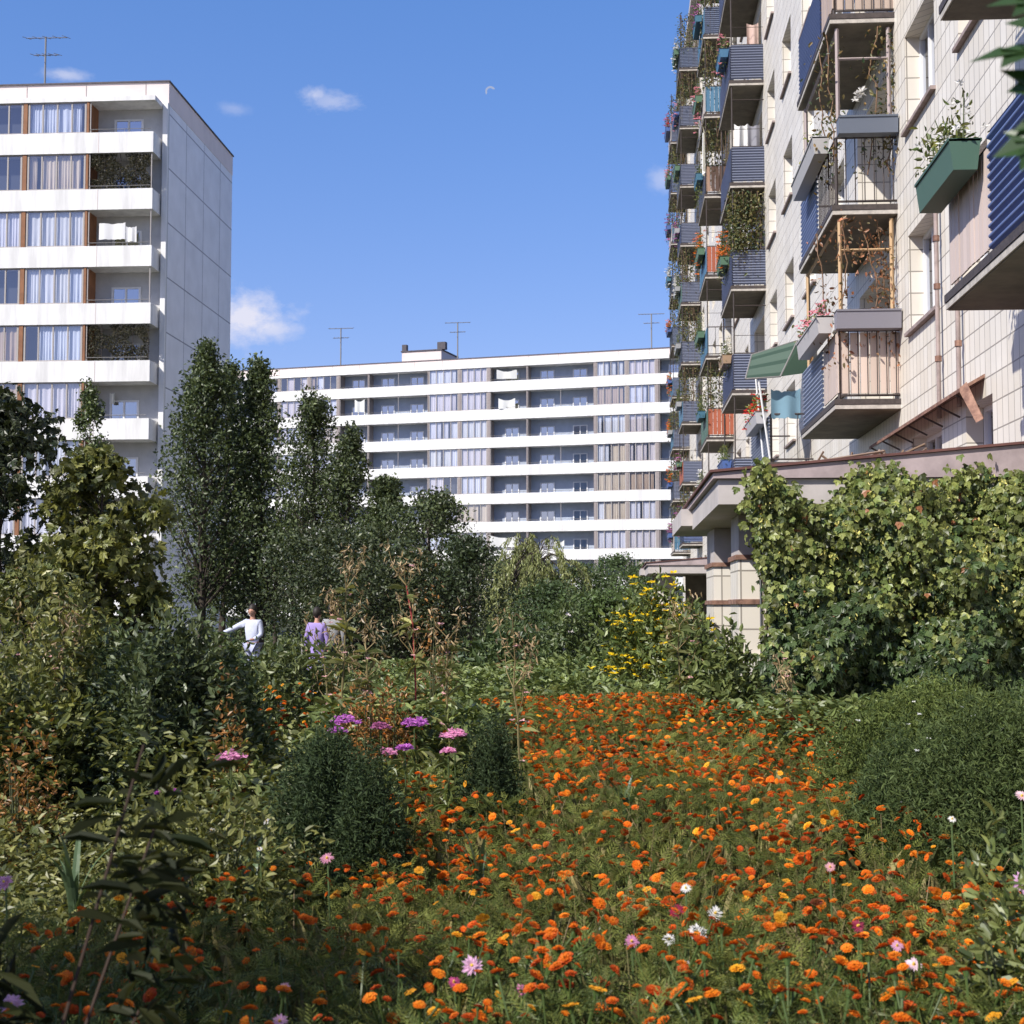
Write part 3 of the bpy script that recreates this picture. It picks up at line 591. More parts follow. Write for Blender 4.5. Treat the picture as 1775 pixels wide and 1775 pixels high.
def trellis(y0, kf, label, col=(.55, .36, .16), vine=((.06, .08, .03), (.22, .13, .05)), n=500, bloom=None, dense=1.0):
    """posts and a cross bar standing on the balcony edge with a thin vine climbing them"""
    zt = Z1+.15+ST*(kf-1); za, zb_ = zt+1.0, zt+ST-.16
    t = empty('climbing_vine', (XO+.05, y0, zt), 0, label, 'vine'); rng = np.random.default_rng(int(y0*10)+kf)
    b = MB()
    for (x_, y_) in ((XO+.06, y0+.06), (XW-.08, y0+.06), (XO+.06, y0+3.5)): b.tube([(x_, y_, zt+1.03), (x_, y_, zb_)], .03, 4, col=col)
    b.tube([(XO+.06, y0+.06, zb_-.45), (XW-.08, y0+.06, zb_-.45)], .02, 4, col=col); b.tube([(XO+.06, y0+.06, zb_-.04), (XO+.06, y0+3.5, zb_-.04)], .025, 4, col=col)
    b.build('pole', PAINT, t)
    m = MB(); st = MB()
    for (x_, y_, w_) in ((XO+.06, y0+.1, .25), (XW-.12, y0+.1, .35), (XO+.5, y0+.15, .2), (XO+.06, y0+.9, .15)):
        k_ = 14; zz_ = np.linspace(za-.5, zb_, k_); q = np.stack([x_+np.cumsum(rng.normal(size=k_))*.03, y_+np.cumsum(rng.normal(size=k_))*.03, zz_], 1); q[:, 0] = q[:, 0].clip(XO-.15, XW-.03); st.tube(q, .009, 4, col=(.2, .12, .07))
        nn = int(n*w_*dense); u = rng.random(nn)*(k_-1); i = u.astype(int); P = q[i]+(q[np.minimum(i+1, k_-1)]-q[i])*(u-i)[:, None]+rng.normal(size=(nn, 3))*[.10, .12, .05]
        P[:, 0] = P[:, 0].clip(XO-.3, XW-.03)
        put(m, T_LEAF, P, frames(rdir(nn, rng)+[0, 0, -.5], rdir(nn, rng)+[-.5, -.5, .3]), .07*(.6+.8*rng.random(nn)), tint(nn, vine[0], vine[1], .3, rng))
    st.build('stem', STEM, t); m.build('foliage', LEAF, t)
    if bloom:
        m = MB(); P = np.array([XO+.35, y0+.05, zt+1.65])+rng.normal(size=(10, 3))*[.05, .03, .04]; blooms(m, P, .07, FL[bloom], .1, rng); m.build('blooms', PETAL, t)
    return t
trellis(20.9, 1, 'dry brown vine on yellow wooden poles above the first balcony', (.46, .31, .17), ((.10, .09, .04), (.38, .16, .09)), 700)
trellis(20.9, 2, 'green vine with a white bloom climbing grey poles above the second balcony', (.34, .28, .27), ((.05, .10, .05), (.22, .14, .05)), 750, 'white')

# lone first floor balcony with the awning
balcony(30.0, 1, 4.0, None, ('corr', (.30, .33, .42)), None, None)
flower_box((XO-.16, 30.2), (XO-.16, 32.6), z1_+.85, 'grey box of red geraniums under the green awning', (.40, .39, .40), 'red', .25, .25, .45, .2, fn=60, n=320, fsize=.07, green=((.07, .12, .03), (.22, .24, .07)))
t = empty('awning', (XO, 30, z1_), 0, 'faded green striped awning over the red geraniums', 'awning')
m = MB(); n_ = 8
A_, B_, C_, D_ = np.array([2.93, 31.2, 7.05]), np.array([3.90, 31.2, 7.34]), np.array([3.36, 29.7, 6.34]), np.array([2.66, 29.7, 6.30])
for i in range(n_):
    u0, u1 = i/n_, (i+1)/n_; c = (.05, .085, .065) if i % 3 == 0 else (.095, .14, .11); q = [D_+(A_-D_)*u0, C_+(B_-C_)*u0, C_+(B_-C_)*u1, D_+(A_-D_)*u1]
    m.quad(*q, col=c); m.quad(*[v_+np.array([0, .02, -.01]) for v_ in q[::-1]], col=c)
m.quad(C_, np.array([4.04, 30.2, 6.5]), np.array([4.04, 31.2, 7.36]), B_, col=(.04, .07, .05))
m.build('canvas', CLOTH, t)
m = MB()
m.tube([(XO-.02, 29.95, z1_+.1), (XO-.25, 29.75, z1_+1.68)], .022, 6); m.build('pole', M_wframe, t); m = MB(); m.tube([(XO-.02, 31.2, z1_+.1), (XO-.2, 31.2, z1_+2.4)], .022, 6); m.build('pole', M_wframe, t); m = MB()
m.tube([D_, C_, B_, A_, D_], .018, 6); m.build('frame', M_rail, t)
cloth_sheet('hanging_cloth', XO+.02, XW-.25, 30.0, z1_+.95, z1_+1.55, (.20, .33, .42), 'blue striped cloth hanging on the balcony under the green awning', cat='cloth')

# remaining stacks: every balcony has its own mix of panels and boxes
pal = [('corr', BLUE), ('corr', GREYB), ('corr', (.15, .18, .26)), ('boards', TEAL), ('boards', RUSTO), ('boards', (.45, .40, .36)), ('boards', DKG), ('corr', (.12, .15, .2)), ('boards', GRN)]
rg = random.Random(21)
for si, (y0, nf) in list(enumerate(stacks))[2:]:
    for kf in range(1, nf+1):
        ztb = Z1+.15+ST*(kf-1)
        if si == 2: e = ('corr', GREYB); f_ = ('corr', (.15, .18, .30))
        elif si == 3: e = {2: ('boards', RUSTO), 1: ('boards', TEAL), 3: None, 5: ('boards', BROWNP)}.get(kf, rg.choice(pal)); f_ = rg.choice(pal)
        else: e = rg.choice(pal[:4]+[pal[1]]); f_ = rg.choice(pal)
        balcony(y0, kf, 3.7, e, f_)
        r_ = rg.random()
        lab = f'{ORD[kf]} storey of the {STK[si]} balcony stack on the tiled block'
        if si > 2 and r_ < .92 or si == 2 and kf in (1, 3):
            fl = rg.choice(['pink', 'white', 'mauve', 'red', 'orange', None]); bc = rg.choice([('teal', (.05, .14, .20)), ('green', (.08, .15, .09)), ('grey', (.3, .3, .3)), ('blue', (.06, .11, .28))])
            yy = y0+rg.uniform(.1, 1.0)
            flower_box((XO-.15, yy), (XO-.15, yy+rg.uniform(1.4, 2.4)), ztb+.8, f'{bc[0]} flower box at the {lab}', bc[1], fl, .24, .26, rg.uniform(.4, .9), rg.choice([.2, .6, 1.0]), n=320 if si < 4 else 220, fsize=.09, fn=40)
        if si > 2 and r_ > .93:
            cloth_sheet('hanging_laundry', XO-.05, XW-.2, y0-.1, ztb+.3, ztb+1.5, rg.choice([(.8, .8, .78), (.5, .6, .75), (.75, .5, .5)]), f'washing hung out at the {lab}')
        if si >= 3 and rg.random() < .5 or (si, kf) == (2, 3):
            big = (si, kf) == (2, 3)
            t = empty('balcony_vine', (XO, y0, ztb), 0, f'{"thick green" if big else "hanging"} creeper covering the {lab}', 'vine', 'creepers on the balconies')
            m = MB(); rng = np.random.default_rng(si*20+kf); nn = 2600 if big else 700
            P = np.stack([XO+.02+rng.random(nn)**1.6*.75, y0-.12+rng.random(nn)**2*(1.8 if big else 3.6), ztb+(1.0 if not big else .95)+rng.random(nn)*1.62-(rng.random(nn) < .15)*rng.random(nn)*.8], 1); P[:, :2] += rng.normal(size=(nn, 2))*.09
            put(m, T_LEAF, P, frames(rdir(nn, rng)+[0, 0, -.5], rdir(nn, rng)+[-.4, -.6, .4]), .10*(.6+.8*rng.random(nn)), tint(nn, (.04, .075, .03), (.17, .14, .05), .3, rng)); m.build('foliage', LEAF, t)
            m = MB()
            for i in range(7): x_ = XO+.02+rng.random()*.8; m.tube([(x_, y0+.02, ztb+.05), (x_+.05, y0, ztb+1.5), (x_+rng.normal()*.1, y0+.02, ztb+2.6)], .012, 4, col=(.12, .08, .05))
            m.build('stem', STEM, t)
# laundry on the third stack, second from top
cloth_sheet('hanging_laundry', XO+.1, XO+.45, 39.2, 4.6+ST*3+1.0, 4.6+ST*3+1.75, (.8, .8, .82), 'white shirts drying above the ribbed balcony of the third stack')
a_ = atX(1266, 0, XO-.05); cloth_sheet('hanging_laundry', 49.8-.9, 49.8-.2, XO-.1, atX(1262, 95, XO-.1)[2], atX(1266, -25, XO-.1)[2], (.82, .82, .84), 'long white curtain blowing at the top of the fourth balcony stack', alongY=True)

for kf, col, lab in ((2, (.30, .20, .12), 'brown crate standing on the rail of the second storey, third stack'), (5, (.05, .14, .24), 'blue box hung on the fifth storey of the third stack'), (6, (.3, .3, .3), 'grey box hung on the sixth storey of the third stack')):
    zz_ = Z1+.15+ST*(kf-1)+.8; flower_box((XO-.15, 39.2), (XO-.15, 40.6), zz_, lab, col, 'pink' if kf == 5 else 'white', .24, .26, .5, .5, n=260, fsize=.07, fn=30)
for kf in (4, 5): cloth_sheet('hanging_laundry', XO+.45, XW-.1, 39.1, Z1+.15+ST*(kf-1)+.95, Z1+.15+ST*(kf-1)+1.7, (.30, .30, .34) if kf == 4 else (.6, .45, .4), f'dark washing on the {ORD[kf]} storey balcony of the third stack')
# downpipes, ledge
for yy in (18.15, 17.1):
    t = empty('downpipe', (XW-.07, yy, 2.8), 0, 'thin brown pipe running up the tiled wall beside the window' if yy > 18 else 'short brown pipe on the tiled wall nearer the camera', 'pipe')
    m = MB(); m.tube([(XW-.07, yy, 4.0), (XW-.07, yy, 7.0 if yy > 18 else 6.3)], .028, 8); m.build('pipe', M_pipe, t, smooth=True)
    m = MB()
    for zz_ in (4.7, 5.6, 6.2):
        m = MB(); m.tube([(XW-.07, yy, zz_), (XW-.07, yy, zz_+.07)], .042, 8); m.build('collar', M_rust, t)
t = empty('window_ledge', (XW, 19, 4.0), 0, 'rusty metal ledge with a bent end over the ground floor windows', 'ledge')
m = MB(); m.add([(XW, 16.2, 4.24), (XW-.28, 16.2, 4.08), (XW-.28, 21.9, 4.06), (XW, 21.9, 4.22), (XW, 16.2, 4.20), (XW-.28, 16.2, 4.04), (XW-.28, 21.9, 4.02), (XW, 21.9, 4.18)],
     [[0, 1, 2, 3], [7, 6, 5, 4], [0, 4, 5, 1], [1, 5, 6, 2], [2, 6, 7, 3]]); m.build('sheet', M_rust, t)
m = MB(); m.add([(XW-.28, 16.19, 4.08), (XW-.20, 16.19, 4.15), (XW-.10, 15.9, 3.72), (XW-.17, 15.92, 3.68), (XW-.28, 16.17, 4.03), (XW-.20, 16.17, 4.12), (XW-.11, 15.87, 3.70), (XW-.18, 15.89, 3.66)], [[0, 1, 2, 3], [7, 6, 5, 4], [0, 3, 7, 4], [1, 5, 6, 2]]); m.build('bent_end', M_rust, t)
for yy in np.arange(16.4, 21.9, .9): m = MB(); m.tube([(XW-.27, yy, 4.03), (XW-.02, yy, 3.9)], .012, 4); m.build('bracket', M_iron, t)

# entrance porches
def porch(Y0, label):
    t = empty('entrance_porch', (2.5, Y0+3, 0), 0, label, 'porch')
    m = MB(); zb_ = HC+.95; xl = .97
    m.box(xl, XW, Y0, Y0+4.6, zb_, zb_+.235); m.box(xl-.14, XW, Y0+4.602, Y0+7.4, zb_+.05, zb_+.26); m.build('roof_slab', M_fascia, t)
    m = MB(); e = .05; z0_ = zb_+.24
    m.add([(xl-e, Y0-e, z0_), (XW, Y0-e, z0_), (XW, Y0+7.45, z0_+.02), (xl-e, Y0+7.45, z0_+.02), (xl-e, Y0-e, z0_+.05), (XW, Y0-e, z0_+.32), (XW, Y0+7.45, z0_+.34), (xl-e, Y0+7.45, z0_+.07)], [[0, 3, 2, 1], [4, 5, 6, 7], [0, 1, 5, 4], [1, 2, 6, 5], [2, 3, 7, 6], [3, 0, 4, 7]])
    m.build('roof_sheet', M_mauve, t)
    m = MB(); m.add([(xl-e-.03, Y0-e-.03, z0_+.054), (XW, Y0-e-.03, z0_+.324), (XW, Y0+7.5, z0_+.35), (xl-e-.03, Y0+7.5, z0_+.08), (xl-e-.03, Y0-e-.03, z0_+.078), (XW, Y0-e-.03, z0_+.348), (XW, Y0+7.5, z0_+.38), (xl-e-.03, Y0+7.5, z0_+.105)], [[0, 3, 2, 1], [4, 5, 6, 7], [0, 1, 5, 4], [1, 2, 6, 5], [2, 3, 7, 6], [3, 0, 4, 7]])
    m.build('roof_edge', M_redroof, t)
    for (xa, ya, yb, w_) in ((1.27, Y0+1.5, Y0+2.5, .55), (1.2, Y0+4.2, Y0+5.6, .4)):
        m = MB(); m.box(xa, xa+w_, ya, yb, 0, zb_-.45); p_ = m.build('pillar', M_tile, t)
        m = MB(); m.box(xa+.01, xa+w_-.01, ya+.01, yb-.01, zb_-.449, zb_+(.05 if ya > Y0+4.5 else 0)-.002); m.build('pillar_head', M_fascia, p_)
        m = MB()
        for zz_ in (zb_-.47, 1.72): m.box(xa-.025, xa+w_+.025, ya-.025, yb+.025, zz_, zz_+.05)
        m.build('brown_band', M_rust, p_)
        m = MB(); m.box(xa-.04, xa+w_+.04, ya-.04, yb+.04, 0, 1.2); m.build('plinth', M_concL, p_)
    m = MB(); m.box(2.2, XW, Y0+3.2, Y0+3.4, 0, zb_-.003); m.build('inner_wall', M_conc, t)
    return t
PY = 13.75
porch(PY, 'near entrance porch with a flat grey roof beside the ivy wall')
porch(PY+29, 'smaller looking far entrance porch beyond the yellow flowers')
# junk on the porch roof
m = MB(); rng = np.random.default_rng(4)
for i in range(60):
    a = np.array([rng.uniform(2.0, 3.0), PY+rng.uniform(.6, 2.2), HC+1.36+rng.random()*.12]); d = rng.normal(size=3)*[.25, .25, .05]; m.tube([a-d, a+d], .012, 4, col=(.22, .15, .1))
tag(m.build('brushwood_pile', PAINT), 'pile of dry twigs lying on the porch roof', 'brushwood')

# ------------------------------------------------------------------ ivy wall
t = empty('ivy_wall', (2.8, PY-.3, 0), 0, 'dense sunlit ivy and hop curtain hanging below the porch roof', 'ivy')
rng = np.random.default_rng(9)
def ivysurf(u, v):   # u along x 0..1, v height 0..1 -> points
    x = 1.3+u*3.5; ztop = 2.84+.08*np.sin(u*9)+.10*np.sin(u*23+1)+.22*u-.26*np.exp(-((u-.18)/.08)**2); z = .25+v*(ztop-.25)
    x = x-.10*np.sin(v*7+1)*(u < .15)
    y = PY-.32-.28*np.sin(v*3.14)*(.6+.4*np.sin(u*11+v*5))-.16*np.sin(u*17+2*np.sin(v*9))-.12*np.sin(v*15+u*6)
    return np.stack([x, y, z], 1)
m = MB(); n = 29000; u, v = rng.random(n), rng.random(n)**.85
P = ivysurf(u, v); P[:, 1] += rng.random(n)**2*.35-.16*np.sin(P[:, 0]*8+np.sin(P[:, 2]*5)*2)*np.sin(P[:, 2]*9+P[:, 0]*2); P += rng.normal(size=(n, 3))*.05
dn = np.stack([rng.normal(size=n)*.5, rng.normal(size=n)*.35-.2, -1+.4*rng.normal(size=n)], 1); nr = np.stack([rng.normal(size=n)*.55-.2, -1+.4*rng.normal(size=n), .55+.4*rng.normal(size=n)], 1)
cl = (np.sin(P[:, 0]*5+1)+np.sin(P[:, 2]*7+P[:, 0]*3)+np.sin(P[:, 0]*11-P[:, 2]*4))/3
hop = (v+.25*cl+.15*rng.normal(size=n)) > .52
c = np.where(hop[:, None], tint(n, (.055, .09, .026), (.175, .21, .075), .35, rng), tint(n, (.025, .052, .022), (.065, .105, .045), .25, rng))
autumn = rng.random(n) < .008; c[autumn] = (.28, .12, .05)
sz = .06*(.5+.8*rng.random(n))
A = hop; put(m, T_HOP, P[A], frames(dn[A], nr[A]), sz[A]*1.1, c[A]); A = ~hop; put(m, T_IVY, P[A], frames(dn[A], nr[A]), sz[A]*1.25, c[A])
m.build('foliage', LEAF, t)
m = MB()
for i in range(60):
    uu = rng.random(); k_ = 10; q = ivysurf(np.clip(uu+.02*np.cumsum(rng.normal(size=k_)), 0, 1), np.linspace(0, 1, k_)); q[:, 1] += .3; m.tube(q, .012, 4, col=(.10, .075, .05))
for xx in np.arange(1.35, 4.9, .35): m.tube([(xx, PY-.05, 0), (xx, PY-.05, 2.6)], .012, 4, col=(.1, .1, .1))
m.build('stem', STEM, t)
m = MB(); nb = 240; P = ivysurf(rng.random(nb), .5+.5*rng.random(nb)); P[:, 1] -= .03; plist = P[np.repeat(np.arange(nb), 5)]+rng.normal(size=(nb*5, 3))*.03; put(m, T_LEAF, plist, frames(rdir(nb*5, rng)+[0, 0, -1], rdir(nb*5, rng)), .035, tint(nb*5, (.40, .42, .14), (.50, .50, .2), .15, rng)); m.build('hop_cones', LEAF, t)

# ------------------------------------------------------------------ trees
def tree(name, X, Y, h, crown, trunk_r, nleaf, lsize, c0, c1, label, cat='tree', T=T_FAR, base=.18, clus=60, crad=.4, seed=0, upright=.5, group='trees in front of the blocks', trunk_h=None, trunkmat=None, lean=(0, 0), leafang=0.0):
    """crown(t) -> radius at relative height t (0 bottom .. 1 top)"""
    rng = np.random.default_rng(seed); t = empty(name, (X, Y, 0), 0, label, cat, group)
    zb = h*base
    b = MB(); k_ = 9; zz = np.linspace(0, h*.92, k_); wob = np.cumsum(rng.normal(size=(k_, 2)), 0)*.02*h/6; wob -= wob[0]
    q = np.stack([X+wob[:, 0]+lean[0]*zz/h, Y+wob[:, 1]+lean[1]*zz/h, zz], 1); b.tube(q, np.linspace(trunk_r, trunk_r*.15, k_), 8)
    b.build('trunk', trunkmat or M_bark, t, smooth=True)
    cz = rng.random(clus)**.9; cz[:6] = np.linspace(.9, 1, 6); ang = rng.random(clus)*6.283; rad = np.array([crown(v) for v in cz])*np.sqrt(rng.random(clus))*1.0
    zc_ = zb+cz*(h-zb); C = np.stack([np.interp(zc_, zz, q[:, 0])+rad*np.cos(ang), np.interp(zc_, zz, q[:, 1])+rad*np.sin(ang), zc_], 1)
    lm = MB()
    for i in range(clus):
        z0 = max(zb*.8, C[i, 2]-rad[i]*(.6+upright*1.6)); a = np.array([np.interp(z0, zz, q[:, 0]), np.interp(z0, zz, q[:, 1]), z0]); mid_ = (a+C[i])/2+rng.normal(size=3)*.08; mid_[2] -= .08*rad[i]
        r0 = trunk_r*.35*(1-.7*cz[i]); lm.tube([a, mid_, C[i]], [r0, r0*.6, r0*.2], 5)
    lm.build('limbs', trunkmat or M_bark, t)
    per = nleaf//clus; m = MB(); cs = crad*(.6+.8*rng.random(clus))*(.45+.75*np.array([crown(v) for v in cz])/max(crown(.4), .01)).clip(.4, 1.2)
    ci = np.repeat(np.arange(clus), per); n = len(ci); off = rdir(n, rng)*(rng.random(n)**.45)[:, None]*cs[ci][:, None]*np.array([1, 1, .8+upright])
    P = C[ci]+off; P[:, 2] = P[:, 2].clip(zb*.6, None)
    tc_ = rng.random(clus); col = tint(n, c0, c1, .22, rng)*(.78+.44*tc_[ci])[:, None]
    dd = rdir(n, rng)+[0, 0, -leafang]; put(m, T, P, frames(dd, rdir(n, rng)*.8+[0, 0, .5]), lsize*(.6+.8*rng.random(n)), col)
    m.build('crown', LEAF, t)
    return t
def treepx(px, ptop, Y): p_ = at(px, ptop, Y); return p_[0], p_[2]
pyr = lambda w: (lambda v: w*(.45+.55*min(1, v*3))*max(.04, (1-v))**.8+.07)
cone = lambda w: (lambda v: w*(.55+.45*min(1, v*4))*max(.05, (1-v))**.62)
oval = lambda w: (lambda v: w*math.sqrt(max(.02, 1-(2*v-1)**2*.95)))
G1, G2 = (.028, .048, .024), (.095, .13, .065)
D1, D2 = (.018, .032, .017), (.06, .08, .04)
Xp, hp = treepx(355, 605, 40); tree('poplar_tree', Xp, 40, hp, pyr(2.0), .14, 14000, .115, G1, G2, 'tall pointed poplar standing before the end wall of the left block', seed=1, clus=130, crad=.5, base=.22, upright=.7)
Xp, hp = treepx(392, 640, 43); tree('poplar_tree', Xp, 43, hp, pyr(1.7), .12, 11000, .10, G1, G2, 'slender poplar just right of the tallest pointed one', seed=2, clus=95, crad=.48, base=.2, upright=.7)
Xp, hp = treepx(455, 632, 41); tree('poplar_tree', Xp, 41, hp, pyr(1.8), .14, 14000, .115, G1, G2, 'poplar whose tip crosses the left end of the middle block', seed=3, clus=130, crad=.5, base=.15, upright=.6)
Xp, hp = treepx(548, 690, 39); tree('poplar_tree', Xp, 39, hp, pyr(2.0), .12, 14000, .10, D1, G2, 'dark poplar left of the gap, fourth peak from the left', seed=4, clus=120, crad=.5, base=.12, upright=.6)
Xp, hp = treepx(602, 755, 38); tree('poplar_tree', Xp, 38, hp, pyr(1.5), .1, 9000, .10, D1, G2, 'shorter dark poplar at the right of the poplar row', seed=14, clus=80, crad=.42, base=.1, upright=.6)
Xp, hp = treepx(668, 838, 37); tree('broadleaf_tree', Xp, 37, hp, cone(1.5), .1, 13000, .095, G1, G2, 'low dark tree stepping down right of the poplars', seed=5, clus=80, crad=.42, base=.1, upright=.4)
Xp, hp = treepx(745, 865, 34); tree('broadleaf_tree', Xp, 34, hp, oval(1.45), .1, 11000, .09, D1, G2, 'rounded dark tree at the right end of the tree row', seed=6, clus=90, crad=.42, base=.05, upright=.2)
Xp, hp = treepx(812, 940, 31); tree('bushy_tree', Xp, 31, hp, oval(1.0), .08, 7000, .08, D1, (.05, .075, .04), 'low dark bush below the rounded tree', seed=16, clus=60, crad=.38, base=.02, upright=.1)
for i, (px, pt, Y, w, lab) in enumerate(((640, 930, 33, 1.7, 'dark shrub mass behind the flowering stalks'), (560, 930, 34, 1.6, 'dark shrub mass behind the woman in purple'), (700, 960, 31, 1.4, 'dark shrub mass just right of the red stemmed plant'), (480, 900, 46, 1.9, 'dark tree mass behind the man in white'))):
    Xp, hp = treepx(px, pt, Y); tree('bushy_tree', Xp, Y, hp, oval(w), .08, 9000, .09, D1, D2, lab, seed=40+i, clus=90, crad=.5, base=(.3 if i != 3 else .4), upright=.1)
Xp, hp = treepx(160, 680, 36); tree('poplar_tree', Xp, 36, hp, pyr(1.0), .08, 5200, .10, G1, (.10, .14, .06), 'thin airy poplar in front of the left block balconies', seed=7, clus=50, crad=.32, base=.3, upright=.9)
Xp, hp = treepx(180, 800, 17.5); tree('maple_tree', Xp, 17.5, hp, oval(.88), .07, 4800, .095, (.05, .07, .027), (.15, .165, .055), 'olive leaved young maple at the left with big ragged leaves', T=T_MAPLE, seed=8, clus=70, crad=.28, base=.28, upright=.2, leafang=.6)
Xp, hp = treepx(20, 690, 18); tree('maple_tree', Xp-.1, 18, hp, oval(.8), .07, 4200, .10, (.015, .025, .013), (.045, .06, .03), 'dark leaved tree cut by the left edge of the picture', T=T_IVY, seed=9, clus=60, crad=.30, base=.25, upright=.2, leafang=.5)
Xp, hp = treepx(60, 1000, 13); tree('leafy_shrub', Xp, 13, hp, oval(.75), .03, 4600, .055, (.05, .075, .026), (.17, .185, .06), 'yellow green shrub under the dark tree at far left', cat='shrub', T=T_IVY, seed=10, clus=60, crad=.25, base=.1, upright=.2)
# far greenery at the foot of the blocks
for i, (px, pt, Y, w, c, lab) in enumerate(((420, 985, 62, 2.2, (.07, .10, .05), 'pale tree glimpsed beyond the man in white'), (820, 950, 60, 1.7, (.06, .09, .05), 'grey green tree left of the willow'), (1010, 985, 60, 2.2, (.06, .10, .045), 'green shrub right of the willow'),
        (1060, 970, 64, 2.0, (.06, .10, .05), 'small tree at the foot of the middle block'), (1120, 985, 70, 1.8, (.05, .09, .04), 'small green tree left of the far porch'), (960, 1020, 50, 1.5, (.05, .085, .04), 'low shrub under the willow'), (1045, 1040, 40, 1.6, (.06, .1, .04), 'shrub left of the yellow flowers'))):
    Xp, hp = treepx(px, pt, Y); tree('bushy_tree', Xp, Y, hp, oval(w), .08, 6500, .12, tuple(.6*v for v in c), tuple(1.25*v for v in c), lab, seed=60+i, clus=70, crad=.55, base=.02, upright=.1, group='far shrubs and small trees')
# willow
Xw, hw = treepx(925, 918, 58); t = empty('willow_tree', (Xw, 58, 0), 0, 'weeping willow with trailing branches below the middle block', 'tree'); rng = np.random.default_rng(12)
b = MB(); b.tube([(Xw, 58, 0), (Xw+.05, 58, hw*.5), (Xw, 58, hw*.85)], [.14, .1, .04], 8); b.build('trunk', M_bark, t)
b = MB(); m = MB()
for i in range(160):
    a = rng.random()*6.283; rr_ = 2.1*rng.random()**.6; top = hw*(.50+.50*rng.random()**1.3)*(1-.10*(rr_/1.7)**2); c0_ = np.array([Xw, 58, hw*.7])
    pk = np.array([Xw+rr_*.7*math.cos(a), 58+rr_*.7*math.sin(a), top]); ln = rng.uniform(.8, 2.8); e_ = np.array([Xw+rr_*math.cos(a)*1.08, 58+rr_*math.sin(a), max(.3, top-ln)])
    q = [c0_, (c0_+pk)/2+[0, 0, .35], pk, pk*.35+e_*.65+[0, 0, .25*ln], e_]; b.tube(q, [.03, .02, .012, .008, .004], 4)
    nn = 100; u = rng.random(nn)**.7; P = (pk[None]*(1-u[:, None])**2+2*(u*(1-u))[:, None]*(np.array([e_[0], e_[1], pk[2]]))[None]+(u**2)[:, None]*e_[None])+rng.normal(size=(nn, 3))*.05
    put(m, T_NARROW, P, frames(rng.normal(size=(nn, 3))*.35+[0, 0, -1], rdir(nn, rng)), .17*(.6+.7*rng.random(nn)), tint(nn, (.11, .15, .07), (.26, .30, .15), .25, rng))
b.build('limbs', M_bark, t); m.build('crown', LEAF, t)

# ------------------------------------------------------------------ people
def skinmesh(name, verts, edges, radii, m, parent, root=0, sub=1):
    me = bpy.data.meshes.new(name); me.from_pydata([tuple(np.array(v)) for v in verts], edges, []); me.materials.append(m)
    o = bpy.data.objects.new(name, me); COL.objects.link(o); o.parent = parent
    sk = me.attributes
    md = o.modifiers.new('skin', 'SKIN'); me.skin_vertices.items() if len(me.skin_vertices) else None
    if not len(me.skin_vertices):
        import bmesh
        bm = bmesh.new(); bm.from_mesh(me); bm.verts.layers.skin.verify(); bm.to_mesh(me); bm.free()
    for i, r_ in enumerate(radii):
        sv = me.skin_vertices[0].data[i]; sv.radius = (r_, r_) if np.isscalar(r_) else r_; sv.use_root = (i == root)
    md.use_smooth_shade = True
    s2 = o.modifiers.new('sub', 'SUBSURF'); s2.levels = sub; s2.render_levels = sub
    return o
def headmesh(m, c, r, face):
    nu, nv = 14, 10; V = []
    for j in range(nv+1):
        ph = math.pi*j/nv
        for i in range(nu):
            th = 2*math.pi*i/nu; d = np.array([math.cos(th)*math.sin(ph), math.sin(th)*math.sin(ph), math.cos(ph)])
            s_ = np.array([.76, .86, 1.08])*r; v = d*s_
            f_ = d@np.array([face[0], face[1], 0])
            if f_ > .93: v = v+np.array([face[0], face[1], 0])*r*.22      # nose
            if d[2] < -.5: v[:2] *= .85
            V.append(v+c)
    m.add(V, [[j*nu+i, j*nu+(i+1) % nu, (j+1)*nu+(i+1) % nu, (j+1)*nu+i] for j in range(nv) for i in range(nu)])
def matc(name, col): return mat(name, col, .85, .1, noise=.15, nscale=7)
